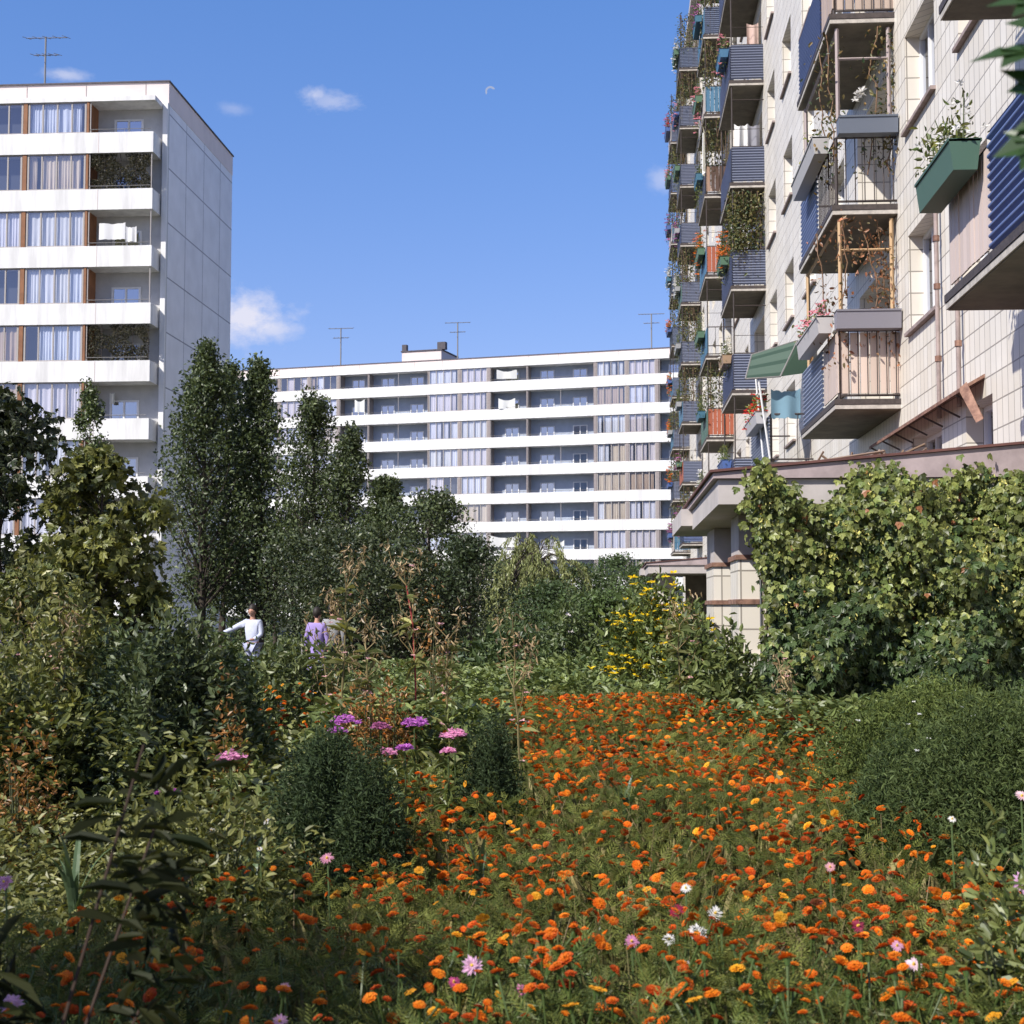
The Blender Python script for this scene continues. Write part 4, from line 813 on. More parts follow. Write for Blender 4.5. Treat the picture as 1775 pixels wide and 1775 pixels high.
def person(X, Y, h, rz, shirt, legs, label, pose, skirt=False, hair=M_hair):
    t = empty('person', (X, Y, 0), rz, label, 'person'); s_ = h/1.75
    P = {'pelvis': (0, 0, .95), 'waist': (0, 0, 1.1), 'chest': (0, 0, 1.32), 'neckb': (0, 0, 1.46), 'neck': (0, -.01, 1.54), 'head': (0, -.02, 1.62),
         'ls': (-.17, 0, 1.42), 'rs': (.17, 0, 1.42), 'lh': (-.09, 0, .9), 'rh': (.09, 0, .9), 'lk': (-.1, -.03, .5), 'rk': (.1, -.03, .5), 'la': (-.1, .03, .09), 'ra': (.1, .03, .09), 'lt': (-.11, -.15, .04), 'rt': (.11, -.15, .04)}
    P.update(pose); K = list(P); idx = {k_: i for i, k_ in enumerate(K)}
    rad = dict(pelvis=(.14, .1), waist=(.125, .085), chest=(.15, .10), neckb=(.07, .07), neck=.05, head=.055, ls=.06, rs=.06, le=.042, re=.042, lw=.03, rw=.03, lf=.035, rf=.035, lh=.085, rh=.085, lk=.058, rk=.058, la=.038, ra=.038, lt=.035, rt=.035)
    E = [('pelvis', 'waist'), ('waist', 'chest'), ('chest', 'neckb'), ('neckb', 'neck'), ('neck', 'head'), ('chest', 'ls'), ('ls', 'le'), ('le', 'lw'), ('lw', 'lf'), ('chest', 'rs'), ('rs', 're'), ('re', 'rw'), ('rw', 'rf'), ('pelvis', 'lh'), ('lh', 'lk'), ('lk', 'la'), ('la', 'lt'), ('pelvis', 'rh'), ('rh', 'rk'), ('rk', 'ra'), ('ra', 'rt')]
    V = [np.array(P[k_])*s_ for k_ in K]
    skinmesh('body', V, [(idx[a], idx[b_]) for a, b_ in E], [np.array(rad[k_])*s_ if not np.isscalar(rad[k_]) else rad[k_]*s_ for k_ in K], M_skin, t)
    def sub(nm, ks, es, grow, m_, extra={}):
        ii = {k_: i for i, k_ in enumerate(ks)}; rr_ = []
        for k_ in ks:
            r_ = extra.get(k_, rad[k_]); rr_.append((np.array(r_)*s_*grow) if not np.isscalar(r_) else r_*s_*grow)
        skinmesh(nm, [np.array(P[k_])*s_ for k_ in ks], [(ii[a], ii[b_]) for a, b_ in es], rr_, m_, t)
    sub('shirt', ['pelvis', 'waist', 'chest', 'neckb', 'ls', 'le', 'rs', 're', 'lw', 'rw'], [('pelvis', 'waist'), ('waist', 'chest'), ('chest', 'neckb'), ('chest', 'ls'), ('ls', 'le'), ('le', 'lw'), ('chest', 'rs'), ('rs', 're'), ('re', 'rw')], 1.32, shirt)
    if skirt:
        m = MB(); prof = [(.10, 1.12), (.14, 1.0), (.19, .85), (.24, .6), (.26, .45)]; nn = 20
        V = [[r_*s_*(1+.06*math.sin(i*5)*(r_ > .2))*math.cos(6.283*i/nn), r_*s_*.8*math.sin(6.283*i/nn), z_*s_] for r_, z_ in prof for i in range(nn)]
        m.add(V, [[j*nn+i, j*nn+(i+1) % nn, (j+1)*nn+(i+1) % nn, (j+1)*nn+i] for j in range(len(prof)-1) for i in range(nn)]); m.build('skirt', legs, t, local=True, smooth=True)
    else: sub('trousers', ['pelvis', 'lh', 'lk', 'la', 'rh', 'rk', 'ra'], [('pelvis', 'lh'), ('lh', 'lk'), ('lk', 'la'), ('pelvis', 'rh'), ('rh', 'rk'), ('rk', 'ra')], 1.2, legs)
    c = np.array(P['head'])*s_+np.array([0, -.01, .03]); m = MB(); headmesh(m, c, .108*s_, np.array([0, -1])); m.build('head', M_skin, t, local=True, smooth=True)
    m = MB(); headmesh(m, c+np.array([0, .022, .04]), .122*s_, np.array([0, 0])); m.build('hair', hair, t, local=True, smooth=True)
    m = MB(); m.box(c[0]-.045*s_, c[0]-.02*s_, c[1]-.098*s_, c[1]-.09*s_, c[2]-.002, c[2]+.012); m.box(c[0]+.02*s_, c[0]+.045*s_, c[1]-.098*s_, c[1]-.09*s_, c[2]-.002, c[2]+.012); m.build('eyes', M_hair, t, local=True)
    return t
M_sw = matc('white_shirt', (.55, .58, .70)); M_tr = matc('pale_trousers', (.42, .44, .60)); M_pu = matc('purple_cloth', (.33, .25, .52)); M_gr = matc('grey_shirt', (.30, .30, .30)); M_nav = matc('dark_cloth', (.03, .03, .05))
a = at(438, 1100, 30.0); person(a[0], 30.0, 1.68, R(-15), M_sw, M_tr, 'person in a white shirt with one arm stretched out to the left', {'le': (-.42, -.12, 1.28), 'lw': (-.64, -.2, 1.18), 'lf': (-.72, -.22, 1.15), 're': (.22, -.02, 1.15), 'rw': (.12, -.2, 1.05), 'rf': (.06, -.25, 1.05)})
a = at(549, 1100, 29.0); person(a[0], 29.0, 1.62, R(170), M_pu, M_pu, 'person in a purple dress walking on the path', {'le': (-.24, 0, 1.14), 'lw': (-.25, -.04, .9), 'lf': (-.25, -.05, .82), 're': (.24, 0, 1.14), 'rw': (.25, -.04, .9), 'rf': (.25, -.05, .82)}, True)
a = at(576, 1100, 29.6); person(a[0], 29.6, 1.70, R(175), M_gr, M_nav, 'person in a grey shirt and dark trousers beside the purple dress', {'le': (-.24, 0, 1.14), 'lw': (-.25, -.04, .9), 'lf': (-.25, -.05, .82), 're': (.24, 0, 1.14), 'rw': (.25, -.04, .9), 'rf': (.25, -.05, .82)})
a = at(-8, 1150, 14.0); person(a[0], 14.0, 1.62, R(60), M_pu, M_nav, 'person in a violet top and dark skirt cut off at the left edge', {'le': (-.24, -.1, 1.14), 'lw': (-.2, -.3, 1.0), 'lf': (-.2, -.37, 1.0), 're': (.24, -.1, 1.14), 'rw': (.2, -.3, 1.0), 'rf': (.2, -.37, 1.0)}, True)
# lamp
a = at(525, 1047, 36); t = empty('street_lamp', (a[0], 36, 0), 0, 'small white lamp head on a thin post among the dark trees', 'lamp')
m = MB(); m.tube([(a[0], 36, 0), (a[0], 36, a[2])], .035, 8); m.build('post', M_rail, t)
m = MB(); m.tube([(a[0], 36, a[2]-.04), (a[0], 36, a[2]), (a[0], 36, a[2]+.05)], [.07, .11, .02], 12); m.build('lamp_shade', M_wframe, t, smooth=True)

# ------------------------------------------------------------------ garden
def hgt(X, Y): return .40+.042*np.clip(Y-4, 0, 11)+.05*np.sin(X*2.1+1)+.05*np.sin(Y*1.7+X)
def inpoly(px, py, poly):
    c = np.zeros(len(px), bool); n = len(poly); j = n-1
    for i in range(n):
        xi, yi = poly[i]; xj, yj = poly[j]
        hit = ((yi > py) != (yj > py)) & (px < (xj-xi)*(py-yi)/(yj-yi+1e-9)+xi); c ^= hit; j = i
    return c
BED = [(830, 1212), (1100, 1200), (1480, 1210), (1505, 1290), (1500, 1400), (1640, 1400), (1700, 1490), (1790, 1530), (2400, 1700), (2400, 3600), (-900, 3600), (-700, 1750), (-50, 1660), (120, 1560), (350, 1480), (520, 1440), (660, 1390), (720, 1330), (930, 1385), (905, 1290)]
BED2 = [(380, 1190), (560, 1180), (640, 1215), (800, 1230), (800, 1280), (560, 1270), (430, 1300), (380, 1290)]
def scatter(n, xr, yr, rng):
    return rng.uniform(*xr, n), rng.uniform(*yr, n)
# feathery marigold greenery: everything near the camera
rng = np.random.default_rng(31)
def tufts(mb, X, Y, Z, hh, nper, size, c0, c1, T, rng, spread=.16, upb=.5):
    n = len(X)*nper; i = np.repeat(np.arange(len(X)), nper); a = rng.random(n)*6.283; r_ = spread*rng.random(n)**.6
    P = np.stack([X[i]+r_*np.cos(a), Y[i]+r_*np.sin(a), Z[i]-hh*(rng.random(n)**1.7)], 1)
    d = np.stack([np.cos(a), np.sin(a), upb+.5*rng.normal(size=n)], 1); pc = rng.random(len(X))
    put(mb, T, P, frames(d, rdir(n, rng)*.5+[0, 0, .8]), size*(.6+.8*rng.random(n)), tint(n, c0, c1, .2, rng)*(.75+.5*pc[i])[:, None])
m = MB(); X, Y = scatter(5200, (-4.2, 5.6), (2.6, 15), rng); px, py = proj(np.stack([X, Y, hgt(X, Y)], 1)); k_ = inpoly(px, py, BED); X, Y = X[k_], Y[k_]
lift = .09*np.sin(X*7.3+np.sin(Y*5.1)*1.5)*np.sin(Y*6.7+X*2.1)+.05*rng.normal(size=len(X))
tufts(m, X, Y, hgt(X, Y)-.01+lift, .42, 34, .075, (.04, .068, .02), (.155, .18, .055), T_FEATHER, rng, .14)
for i in range(1100):
    j_ = rng.integers(len(X)); b_ = np.array([X[j_]+rng.normal()*.1, Y[j_]+rng.normal()*.1, 0]); h_ = hgt(b_[0], b_[1]); q = np.array([b_, b_+[rng.normal()*.04, rng.normal()*.04, h_*.7], b_+[rng.normal()*.09, rng.normal()*.09, h_+rng.uniform(-.05, .1)]]); m.tube(q, [.004, .003, .0018], 4, col=tuple(np.array([(.17, .15, .06), (.10, .13, .04), (.28, .22, .12)][rng.integers(3)])))
for i in range(0, len(X), 2):
    z = hgt(X[i], Y[i]); m.tube([(X[i], Y[i], 0), (X[i]+rng.normal()*.03, Y[i]+rng.normal()*.03, z)], .004, 4, col=(.12, .11, .04))
nb = 16000; X2, Y2 = scatter(nb, (-4.2, 5.6), (2.6, 14), rng); px, py = proj(np.stack([X2, Y2, hgt(X2, Y2)], 1)); k_ = inpoly(px, py, BED); X2, Y2 = X2[k_], Y2[k_]; nb = len(X2)
put(m, T_NARROW, np.stack([X2, Y2, hgt(X2, Y2)-.2-.15*rng.random(nb)], 1), frames(rng.normal(size=(nb, 3))*.4+[0, 0, 1], rdir(nb, rng)), .2*(.5+.8*rng.random(nb)), tint(nb, (.08, .09, .03), (.30, .25, .11), .25, rng))
tag(m.build('marigold_greenery', LEAF2), 'feathery green foliage filling the marigold bed', 'foliage', kind='stuff')

# marigold heads: layered ruffled petals
def marigold_template(seed, double=True):
    rg_ = np.random.default_rng(seed); V = []; Fc = []; tone = []
    FLAT = .72
    rings = [(9, .50, -.02, 0), (8, .40, .10, .5), (7, .28, .17, .2), (5, .15, .21, .6)] if double else [(7, .5, .0, 0), (4, .12, .08, .3)]
    for ri, (n_, rad_, z_, ph) in enumerate(rings):
        for i in range(n_):
            a = 6.283*(i+ph)/n_+rg_.normal()*.08; w_ = 6.283/n_*.62; b = len(V); dz = rg_.normal()*.03
            for rr_, aa, zz_ in ((.04, 0, z_-.05), (rad_*.75, -w_, z_+.03+dz), (rad_*1.0, -w_*.45, z_-.02+dz), (rad_*.96, 0, z_+.03+dz), (rad_*1.0, w_*.45, z_-.02+dz), (rad_*.75, w_, z_+.03+dz)):
                V.append((rr_*math.cos(a+aa), rr_*math.sin(a+aa), zz_*FLAT+rg_.normal()*.018)); tone.append((ri, rr_/rad_))
            Fc += [[b, b+1, b+2, b+3], [b, b+3, b+4, b+5]]
    return np.array(V), np.array(Fc), np.array(tone)
MT = [marigold_template(s_) for s_ in range(3)]+[marigold_template(9, False)]
MC = [((.62, .12, .008), (.74, .22, .012)), ((.42, .05, .008), (.60, .12, .01)), ((.70, .18, .010), (.80, .30, .02)), ((.76, .34, .02), (.82, .46, .03)), ((.50, .08, .01), (.70, .19, .012))]
def toned(T, cols, var=0):
    r = T[2]; c = np.array(cols[0])*(1-(r[:, :1]/3))+np.array(cols[1])*(r[:, :1]/3); return c*(.85+.25*r[:, 1:])
nf = 33000; rng = np.random.default_rng(77); X, Y = scatter(nf, (-4.0, 5.4), (3.0, 15), rng); z = hgt(X, Y)+.00+.15*rng.random(nf)
px, py = proj(np.stack([X, Y, z], 1)); ok = inpoly(px, py, BED)
clump = .5+.5*np.sin(X*3.1+np.sin(Y*2.3)*1.7)*np.sin(Y*2.7+X*1.3)
clump = clump*.6+.4*(.5+.5*np.sin(X*9.3+Y*2)*np.sin(Y*8.1-X*3)); dens = .10+.62*clump**1.4+.25*np.clip((Y-6)/5, 0, 1)
dens *= np.where((px < 600) & (py < 1640), .5, 1)*np.where(py > 1480, 1.25, 1)
ok &= rng.random(nf) < dens
X, Y, z, px, py = X[ok], Y[ok], z[ok], px[ok], py[ok]
X3, Y3 = scatter(6000, (-5, 0.5), (8, 16), rng); z3 = hgt(X3, Y3)+.1+.1*rng.random(6000); p3, q3 = proj(np.stack([X3, Y3, z3], 1)); o3 = inpoly(p3, q3, BED2) & (rng.random(6000) < .16)
X = np.concatenate([X, X3[o3]]); Y = np.concatenate([Y, Y3[o3]]); z = np.concatenate([z, z3[o3]]); px = np.concatenate([px, p3[o3]]); py = np.concatenate([py, q3[o3]])
inframe = (px > 5) & (px < 1770) & (py < 1770)
order = np.argsort(np.where(inframe, Y, 99)); near = order[:300]; rest = order[300:]
print('marigolds', len(X), 'in frame', inframe.sum())
# prototypes: a stem with leaves, bearing a bloom
protos = []
names = ['deep orange marigold bloom standing in the front of the flower bed', 'rust red marigold bloom standing in the front of the flower bed', 'bright orange marigold bloom standing in the front of the flower bed', 'golden yellow marigold bloom standing in the front of the flower bed', 'orange red marigold bloom standing in the front of the flower bed']
for ci, cols in enumerate(MC):
    for ti in range(3):
        T = MT[3 if (ci == 3 and ti) else ti]
        st = MB(); st.tube([(0, 0, -.32), (.012, .008, -.15), (0, 0, -.012)], [.0035, .003, .0045], 5, col=(.08, .12, .03)); st.tube([(0, 0, -.022), (0, 0, -.004)], [.006, .012], 6, col=(.07, .12, .03))
        rr_ = np.random.default_rng(ti); n_ = 6; put(st, T_FEATHER, np.stack([np.zeros(n_), np.zeros(n_), -.06-.2*rr_.random(n_)], 1), frames(rr_.normal(size=(n_, 3))+[0, 0, .3], rdir(n_, rr_)+[0, 0, 1]), .09, tint(n_, (.05, .08, .025), (.12, .16, .05), .2, rr_))
        so_ = st.build('marigold_flower', LEAF)
        bl_ = MB(); bl_.add(T[0]*.046, T[1], toned(T, cols)); bo_ = bl_.build('bloom', PETAL, None); bo_.parent = so_
        tag(so_, names[ci], 'flower', 'marigold blooms at the front of the bed'); protos.append((so_, bo_))
used = set(); wts = np.array([.34, .17, .20, .08, .21])
for j, i in enumerate(near):
    ci = int(rng.choice(5, p=wts)); ti = int(rng.integers(3)); q = ci*3+ti; s0, b0 = protos[q]
    if q in used:
        s1 = s0.copy(); COL.objects.link(s1); b1 = b0.copy(); COL.objects.link(b1); b1.parent = s1
    else: s1 = s0; used.add(q)
    colm = ('far left', 'left', 'centre', 'right', 'far right')[min(4, int(px[i]//355))]
    row = 'touching the bottom edge' if py[i] > 1730 else 'just above the bottom edge' if py[i] > 1670 else 'in the second band of blooms up' if py[i] > 1610 else 'in the third band of blooms up' if py[i] > 1560 else 'in the fourth band of blooms up'
    base = names[ci].split(' standing')[0]
    s1['label'] = f'{base} {row} at the {colm}'; s1['group'] = f'{base}s {row} at the {colm}'
    s1.location = (X[i], Y[i], z[i]); s1.rotation_euler = (rng.normal()*.32, rng.normal()*.32, rng.random()*6.28); sc = .6+.65*rng.random(); s1.scale = (sc, sc, sc)
for q, (s0, b0) in enumerate(protos):
    if q not in used: bpy.data.objects.remove(b0); bpy.data.objects.remove(s0)
m = MB()
ridx = rest; cc = rng.choice(5, p=wts, size=len(ridx)); tt = rng.integers(0, 3, len(ridx))
for ci in range(5):
    for ti in range(3):
        s_ = ridx[(cc == ci) & (tt == ti)]; n = len(s_)
        if not n: continue
        T = MT[3 if (ci == 3 and ti) else ti]; V, Fc, tn = T; c = toned(T, MC[ci])
        nr = np.tile([0, 0, 1.], (n, 1))+.42*rng.normal(size=(n, 3)); a = rng.random(n)*6.28; d = np.stack([np.cos(a), np.sin(a), 0*a], 1); M_ = frames(d-nr*(d*nr).sum(1)[:, None]/(nr*nr).sum(1)[:, None], nr)
        Pp = np.stack([X[s_], Y[s_], z[s_]], 1); gain = (1+.2*rng.normal(size=(n, 1, 1))).clip(.5, 1.4); spent = (rng.random((n, 1, 1)) < .06); colr = np.where(spent, c[None]*np.array([.30, .45, 1.2]), c[None]*gain).clip(0, 1).reshape(-1, 3)
        VV = np.einsum('nij,kj->nki', M_, V)*(.025+.03*rng.random(n)**1.3)[:, None, None]+Pp[:, None]; k2 = len(V)
        m.add(VV.reshape(-1, 3), (Fc[None]+(np.arange(n)*k2)[:, None, None]).reshape(-1, 4), colr)
tag(m.build('marigold_bed', PETAL), 'hundreds of orange marigold heads massed across the far flower bed', 'flowers', kind='stuff')

# mixed leafy ground cover around the bed
def cover(name, poly, n, xr, yr, zf, c0, c1, size, T, label, seed, nper=14, hh=.3, spread=.2, upb=.3, cat='plants'):
    rng = np.random.default_rng(seed); X, Y = scatter(n, xr, yr, rng); Z = zf(X, Y, rng); px, py = proj(np.stack([X, Y, Z], 1)); k_ = inpoly(px, py, poly); X, Y, Z = X[k_], Y[k_], Z[k_]
    m = MB(); tufts(m, X, Y, Z, hh, nper, size, c0, c1, T, rng, spread, upb)
    return tag(m.build(name, LEAF), label, cat, kind='stuff')
cover('leafy_bed', [(620, 1150), (800, 1135), (1300, 1110), (1330, 1190), (1700, 1200), (1700, 1260), (1480, 1290), (1480, 1235), (1100, 1225), (860, 1235), (800, 1260), (560, 1260)], 9000, (-5, 5), (10.5, 26),
      lambda X, Y, r: .72+.10*np.sin(X*1.9+Y)+.1*np.sin(Y*1.3)+.12*r.random(len(X)), (.055, .09, .035), (.16, .21, .085), .085, T_LEAF, 'broad green leaves covering the ground behind the marigolds', 3, 22, .45)
cover('weed_cover', [(-60, 1290), (120, 1310), (330, 1330), (480, 1400), (560, 1440), (350, 1500), (120, 1590), (-60, 1690)], 5200, (-5, .5), (4, 14),
      lambda X, Y, r: .42+.06*np.sin(X*3)+.1*r.random(len(X)), (.05, .07, .024), (.17, .18, .065), .05, T_LEAF, 'tangled pale green weeds at the left of the flower bed', 4, 22, .4)
cover('weed_cover', [(380, 1180), (620, 1150), (800, 1240), (800, 1300), (700, 1400), (480, 1400), (400, 1320)], 4200, (-5, 1), (6, 16),
      lambda X, Y, r: .55+.08*np.sin(X*3+Y)+.15*r.random(len(X)), (.05, .08, .03), (.16, .18, .07), .075, T_LEAF, 'mixed green plants around the pink phlox', 5, 20, .45)
cover('weed_cover', [(-60, 1150), (430, 1200), (430, 1350), (120, 1330), (-60, 1330)], 4200, (-6, 0), (8.5, 17),
      lambda X, Y, r: .75+.15*np.sin(X*2+Y)+.25*r.random(len(X)), (.045, .07, .028), (.16, .18, .065), .07, T_LEAF, 'tall leafy perennials at the left below the maple', 6, 24, .6)
cover('far_cover', [(-60, 1090), (1300, 1080), (1300, 1150), (-60, 1180)], 5200, (-14, 4), (20, 60),
      lambda X, Y, r: .25+.25*r.random(len(X)), (.035, .06, .025), (.09, .12, .05), .16, T_LEAF, 'dark low greenery along the path', 7, 18, .3, .35)

def mound(name, px, ptop, Y, w, h, label, c0, c1, size=.05, T=T_FEATHER, n=9000, depth=None, group='feathery bushes in the garden', seed=0, cat='bush', flowers=None, bumps=.15, z0=0, compact=False):
    """dense rounded bush standing on the ground: foliage over stems"""
    a = at(px, ptop, Y); zt = a[2]; X = a[0]; rng = np.random.default_rng(seed+500); t = empty(name, (X, Y, 0), 0, label, cat, group)
    d = rdir(n, rng); d[:, 2] = np.abs(d[:, 2])*1.0; a1 = np.arctan2(d[:, 1], d[:, 0]); rr_ = (.45+.55*rng.random(n)**.35)*(1+bumps*np.sin(a1*5+seed)*np.cos(d[:, 2]*4+seed)+bumps*.6*np.sin(a1*9+d[:, 2]*7))
    bulge = 1+.25*np.sin(np.pi*d[:, 2]*.9)
    if compact: rr_ = rr_*0+(.70+.36*rng.random(n)**.8)*(1+bumps*.7*np.sin(a1*5+seed)*np.cos(d[:, 2]*4+seed)+.04*np.sin(a1*23+seed)*np.sin(d[:, 2]*17)+.03*np.sin(a1*41+d[:, 2]*9))
    P = np.stack([X+d[:, 0]*w*rr_*bulge, Y+d[:, 1]*(depth or w)*rr_*bulge, np.maximum(.03, z0+d[:, 2]**.8*(zt-z0)*rr_)], 1)
    dd = d*.55+rdir(n, rng)*.95+[0, 0, .1]; m = MB(); put(m, T, P, frames(dd, rdir(n, rng)+d*.5+[0, 0, .3]), size*(.6+.8*rng.random(n)), tint(n, c0, c1, .2, rng)); m.build('foliage', LEAF2 if compact else LEAF, t)
    m = MB()
    for i in range(24):
        q = P[rng.integers(n)]; m.tube([(X+rng.normal()*.03, Y+rng.normal()*.03, 0), ((X+q[0])/2, (Y+q[1])/2, q[2]*.4), q*.9+np.array([X, Y, 0])*.1], [.012, .008, .004], 4, col=(.08, .09, .04))
    m.build('stem', STEM, t)
    if flowers:
        fn, fc, fs = flowers; m = MB(); up_ = P[(d[:, 2] > .25)]; rsel = up_[rng.permutation(len(up_))[:fn]]; o_ = (rsel-[X, Y, 0]); blooms(m, np.array([X, Y, 0])+o_*1.06, fs, fc, .1, rng); m.build('blooms', PETAL, t)
    return t
DK1, DK2 = (.022, .04, .022), (.055, .085, .045)
mound('kochia_bush', 568, 1288, 7.2, .235, 0, 'round dark feathery bush below the pink phlox on the left of the bed', DK1, (.06, .095, .05), .03, T_NARROW, 26000, seed=1, compact=True)
mound('kochia_bush', 640, 1330, 7.0, .17, 0, 'small dark feathery bush tucked against the larger round one', DK1, (.06, .095, .05), .03, T_NARROW, 14000, seed=2, compact=True)
mound('kochia_bush', 852, 1278, 8.3, .16, 0, 'small round dark bush at the left edge of the orange bed', DK1, (.06, .095, .05), .03, T_NARROW, 16000, seed=3, compact=True)
mound('cosmos_bush', 1625, 1200, 9.2, .62, 0, 'big green cosmos hummock with few white flowers right of the bed', (.045, .075, .026), (.125, .17, .06), .036, T_NARROW, 60000, seed=4, compact=True, flowers=(30, (.75, .75, .7), .016))
mound('cosmos_bush', 1735, 1235, 7.6, .5, 0, 'darker cosmos hummock at the right edge', (.035, .06, .025), (.09, .13, .055), .034, T_NARROW, 42000, seed=5, compact=True, flowers=(26, (.75, .75, .72), .016))
mound('cosmos_bush', 1590, 1290, 8.0, .33, 0, 'lower dark cosmos bush bordering the orange bed on the right', (.03, .055, .025), (.085, .125, .055), .032, T_NARROW, 28000, seed=6, compact=True, flowers=(8, (.75, .75, .72), .014))
mound('dark_shrub', 300, 1085, 9.2, .42, 0, 'dense dark green shrub with drooping leaves left of centre', (.028, .048, .027), (.09, .12, .062), .06, T_LEAF, 10000, seed=7, group='leafy shrubs left of the bed')
mound('dark_shrub', 205, 1120, 10.0, .36, 0, 'paler leafy shrub at the left shoulder of the dense dark one', (.04, .07, .035), (.12, .16, .08), .06, T_LEAF, 8000, seed=8, group='leafy shrubs left of the bed')
mound('dark_shrub', 375, 1135, 9.6, .33, 0, 'leafy shrub at the right shoulder of the dense dark one', (.03, .055, .03), (.09, .13, .065), .055, T_LEAF, 8000, seed=9, group='leafy shrubs left of the bed')
mound('dark_shrub', 505, 1128, 14, .75, 0, 'leafy shrub below the two walkers, before the path', (.04, .065, .03), (.12, .15, .065), .07, T_LEAF, 9000, seed=19, group='leafy shrubs left of the bed')
mound('dark_shrub', 1262, 1108, 12.6, .26, 0, 'leafy shrub hiding the foot of the near porch pillar', (.045, .075, .03), (.14, .18, .07), .07, T_LEAF, 4200, seed=20, group='low shrubs before the porch')
mound('dark_shrub', 1120, 1110, 20, .75, 0, 'low green shrub in front of the yellow flowers', (.04, .07, .03), (.11, .15, .06), .11, T_LEAF, 4200, seed=10, group='low shrubs before the porch')
mound('dark_shrub', 900, 1090, 24, .9, 0, 'low dark green shrub below the willow', (.03, .055, .03), (.08, .12, .05), .12, T_LEAF, 4200, seed=11, group='low shrubs before the porch')
mound('dark_shrub', 1205, 1095, 16.0, .28, 0, 'leafy shrub at the foot of the white porch pillar', (.045, .075, .03), (.12, .16, .06), .10, T_LEAF, 3600, seed=12, group='low shrubs before the porch')
mound('yellow_daisy_bush', 1130, 1022, 18, .58, 0, 'tall bush covered in yellow daisies left of the far porch', (.05, .085, .03), (.13, .17, .06), .09, T_LEAF, 4800, seed=13, flowers=(230, (.85, .62, .02), .06), cat='flowering bush', group=None)
mound('yellow_daisy_bush', 1185, 1050, 17, .30, 0, 'smaller clump of yellow daisies nearer the porch pillar', (.06, .09, .03), (.15, .19, .07), .085, T_LEAF, 2600, seed=23, flowers=(60, (.85, .62, .02), .055), cat='flowering bush', group=None)
mound('white_rose_bush', 985, 1050, 22, .42, 0, 'shrub dotted with pale blossoms left of the yellow daisies', (.04, .07, .03), (.11, .15, .07), .09, T_LEAF, 3000, seed=14, flowers=(14, (.75, .68, .68), .07), cat='flowering bush', group=None)
mound('leafy_weed', 95, 1075, 9.8, .30, 0, 'tall yellowing leafy weed at the left', (.05, .07, .025), (.17, .18, .06), .06, T_LEAF, 5000, seed=15, group='leafy weeds at the left', bumps=.35)
mound('leafy_weed', 20, 1165, 9.0, .35, 0, 'yellow green leafy weed in the left corner of the garden', (.045, .065, .025), (.15, .17, .06), .06, T_LEAF, 5000, seed=16, group='leafy weeds at the left', bumps=.35)
mound('leafy_weed', 330, 1400, 6.3, .40, 0, 'sprawling pale weed with small leaves at lower left', (.05, .07, .025), (.17, .185, .07), .045, T_LEAF, 6500, seed=17, group='leafy weeds at the left', bumps=.35)
mound('leafy_weed', 1760, 1570, 4.9, .16, 0, 'bright green leafy plant in the lower right corner', (.05, .08, .028), (.14, .17, .065), .055, T_LEAF, 1500, seed=18, group='leafy plants at the right edge', bumps=.35)

# phlox
def phlox(px, py, Y, col, label, n=46, r_=.075, size=.022, grp='pink and mauve phlox heads'):
    a = at(px, py, Y); t = empty('phlox_flower', (a[0], Y, 0), 0, label, 'flower', grp); rng = np.random.default_rng(int(px+py))
    m = MB(); m.tube([(a[0]+.02, Y+.03, 0), (a[0], Y, a[2]-.02)], .005, 5, col=(.08, .11, .04)); nl = 26
    put(m, T_NARROW, np.stack([np.full(nl, a[0]), np.full(nl, Y), a[2]-.05-.45*rng.random(nl)], 1), frames(rng.normal(size=(nl, 3))+[0, 0, .3], np.tile([0, 0, 1.], (nl, 1))), .10, tint(nl, (.06, .09, .03), (.14, .18, .07), .2, rng)); m.build('stem', LEAF, t)
    m = MB(); d = rdir(n, rng); d[:, 2] = np.abs(d[:, 2]); blooms(m, a+d*[r_, r_, r_*.6]*(.7+.4*rng.random((n, 1))), size, col, .2, rng, petals=5); m.build('bloom', PETAL, t)
MV = (.52, .16, .52); PK = (.72, .32, .50)
for px, py, Y, c, lab, r_ in ((600, 1255, 8.6, MV, 'large mauve phlox head, left of the group', .085), (585, 1270, 8.5, MV, 'small mauve phlox tucked under the large left head', .05), (660, 1262, 8.8, (.45, .15, .30), 'dull mauve phlox between the two brighter heads', .05), (718, 1258, 8.6, MV, 'bright mauve phlox head at the centre of the group', .075),
        (702, 1298, 8.2, MV, 'small low mauve phlox under the centre head', .035), (672, 1306, 8.1, PK, 'pink phlox lowest in the group', .04), (788, 1278, 8.3, PK, 'pink mauve phlox at the right of the group beside the dark bush', .07), (777, 1304, 8.2, PK, 'small pink phlox under the right head', .03),
        (400, 1318, 7.6, PK, 'pale pink phlox right of the dark shrub base', .075), (288, 1377, 7.0, (.55, .1, .5), 'magenta phlox alone at the lower left', .05)):
    phlox(px, py, Y, c, lab, r_=r_)
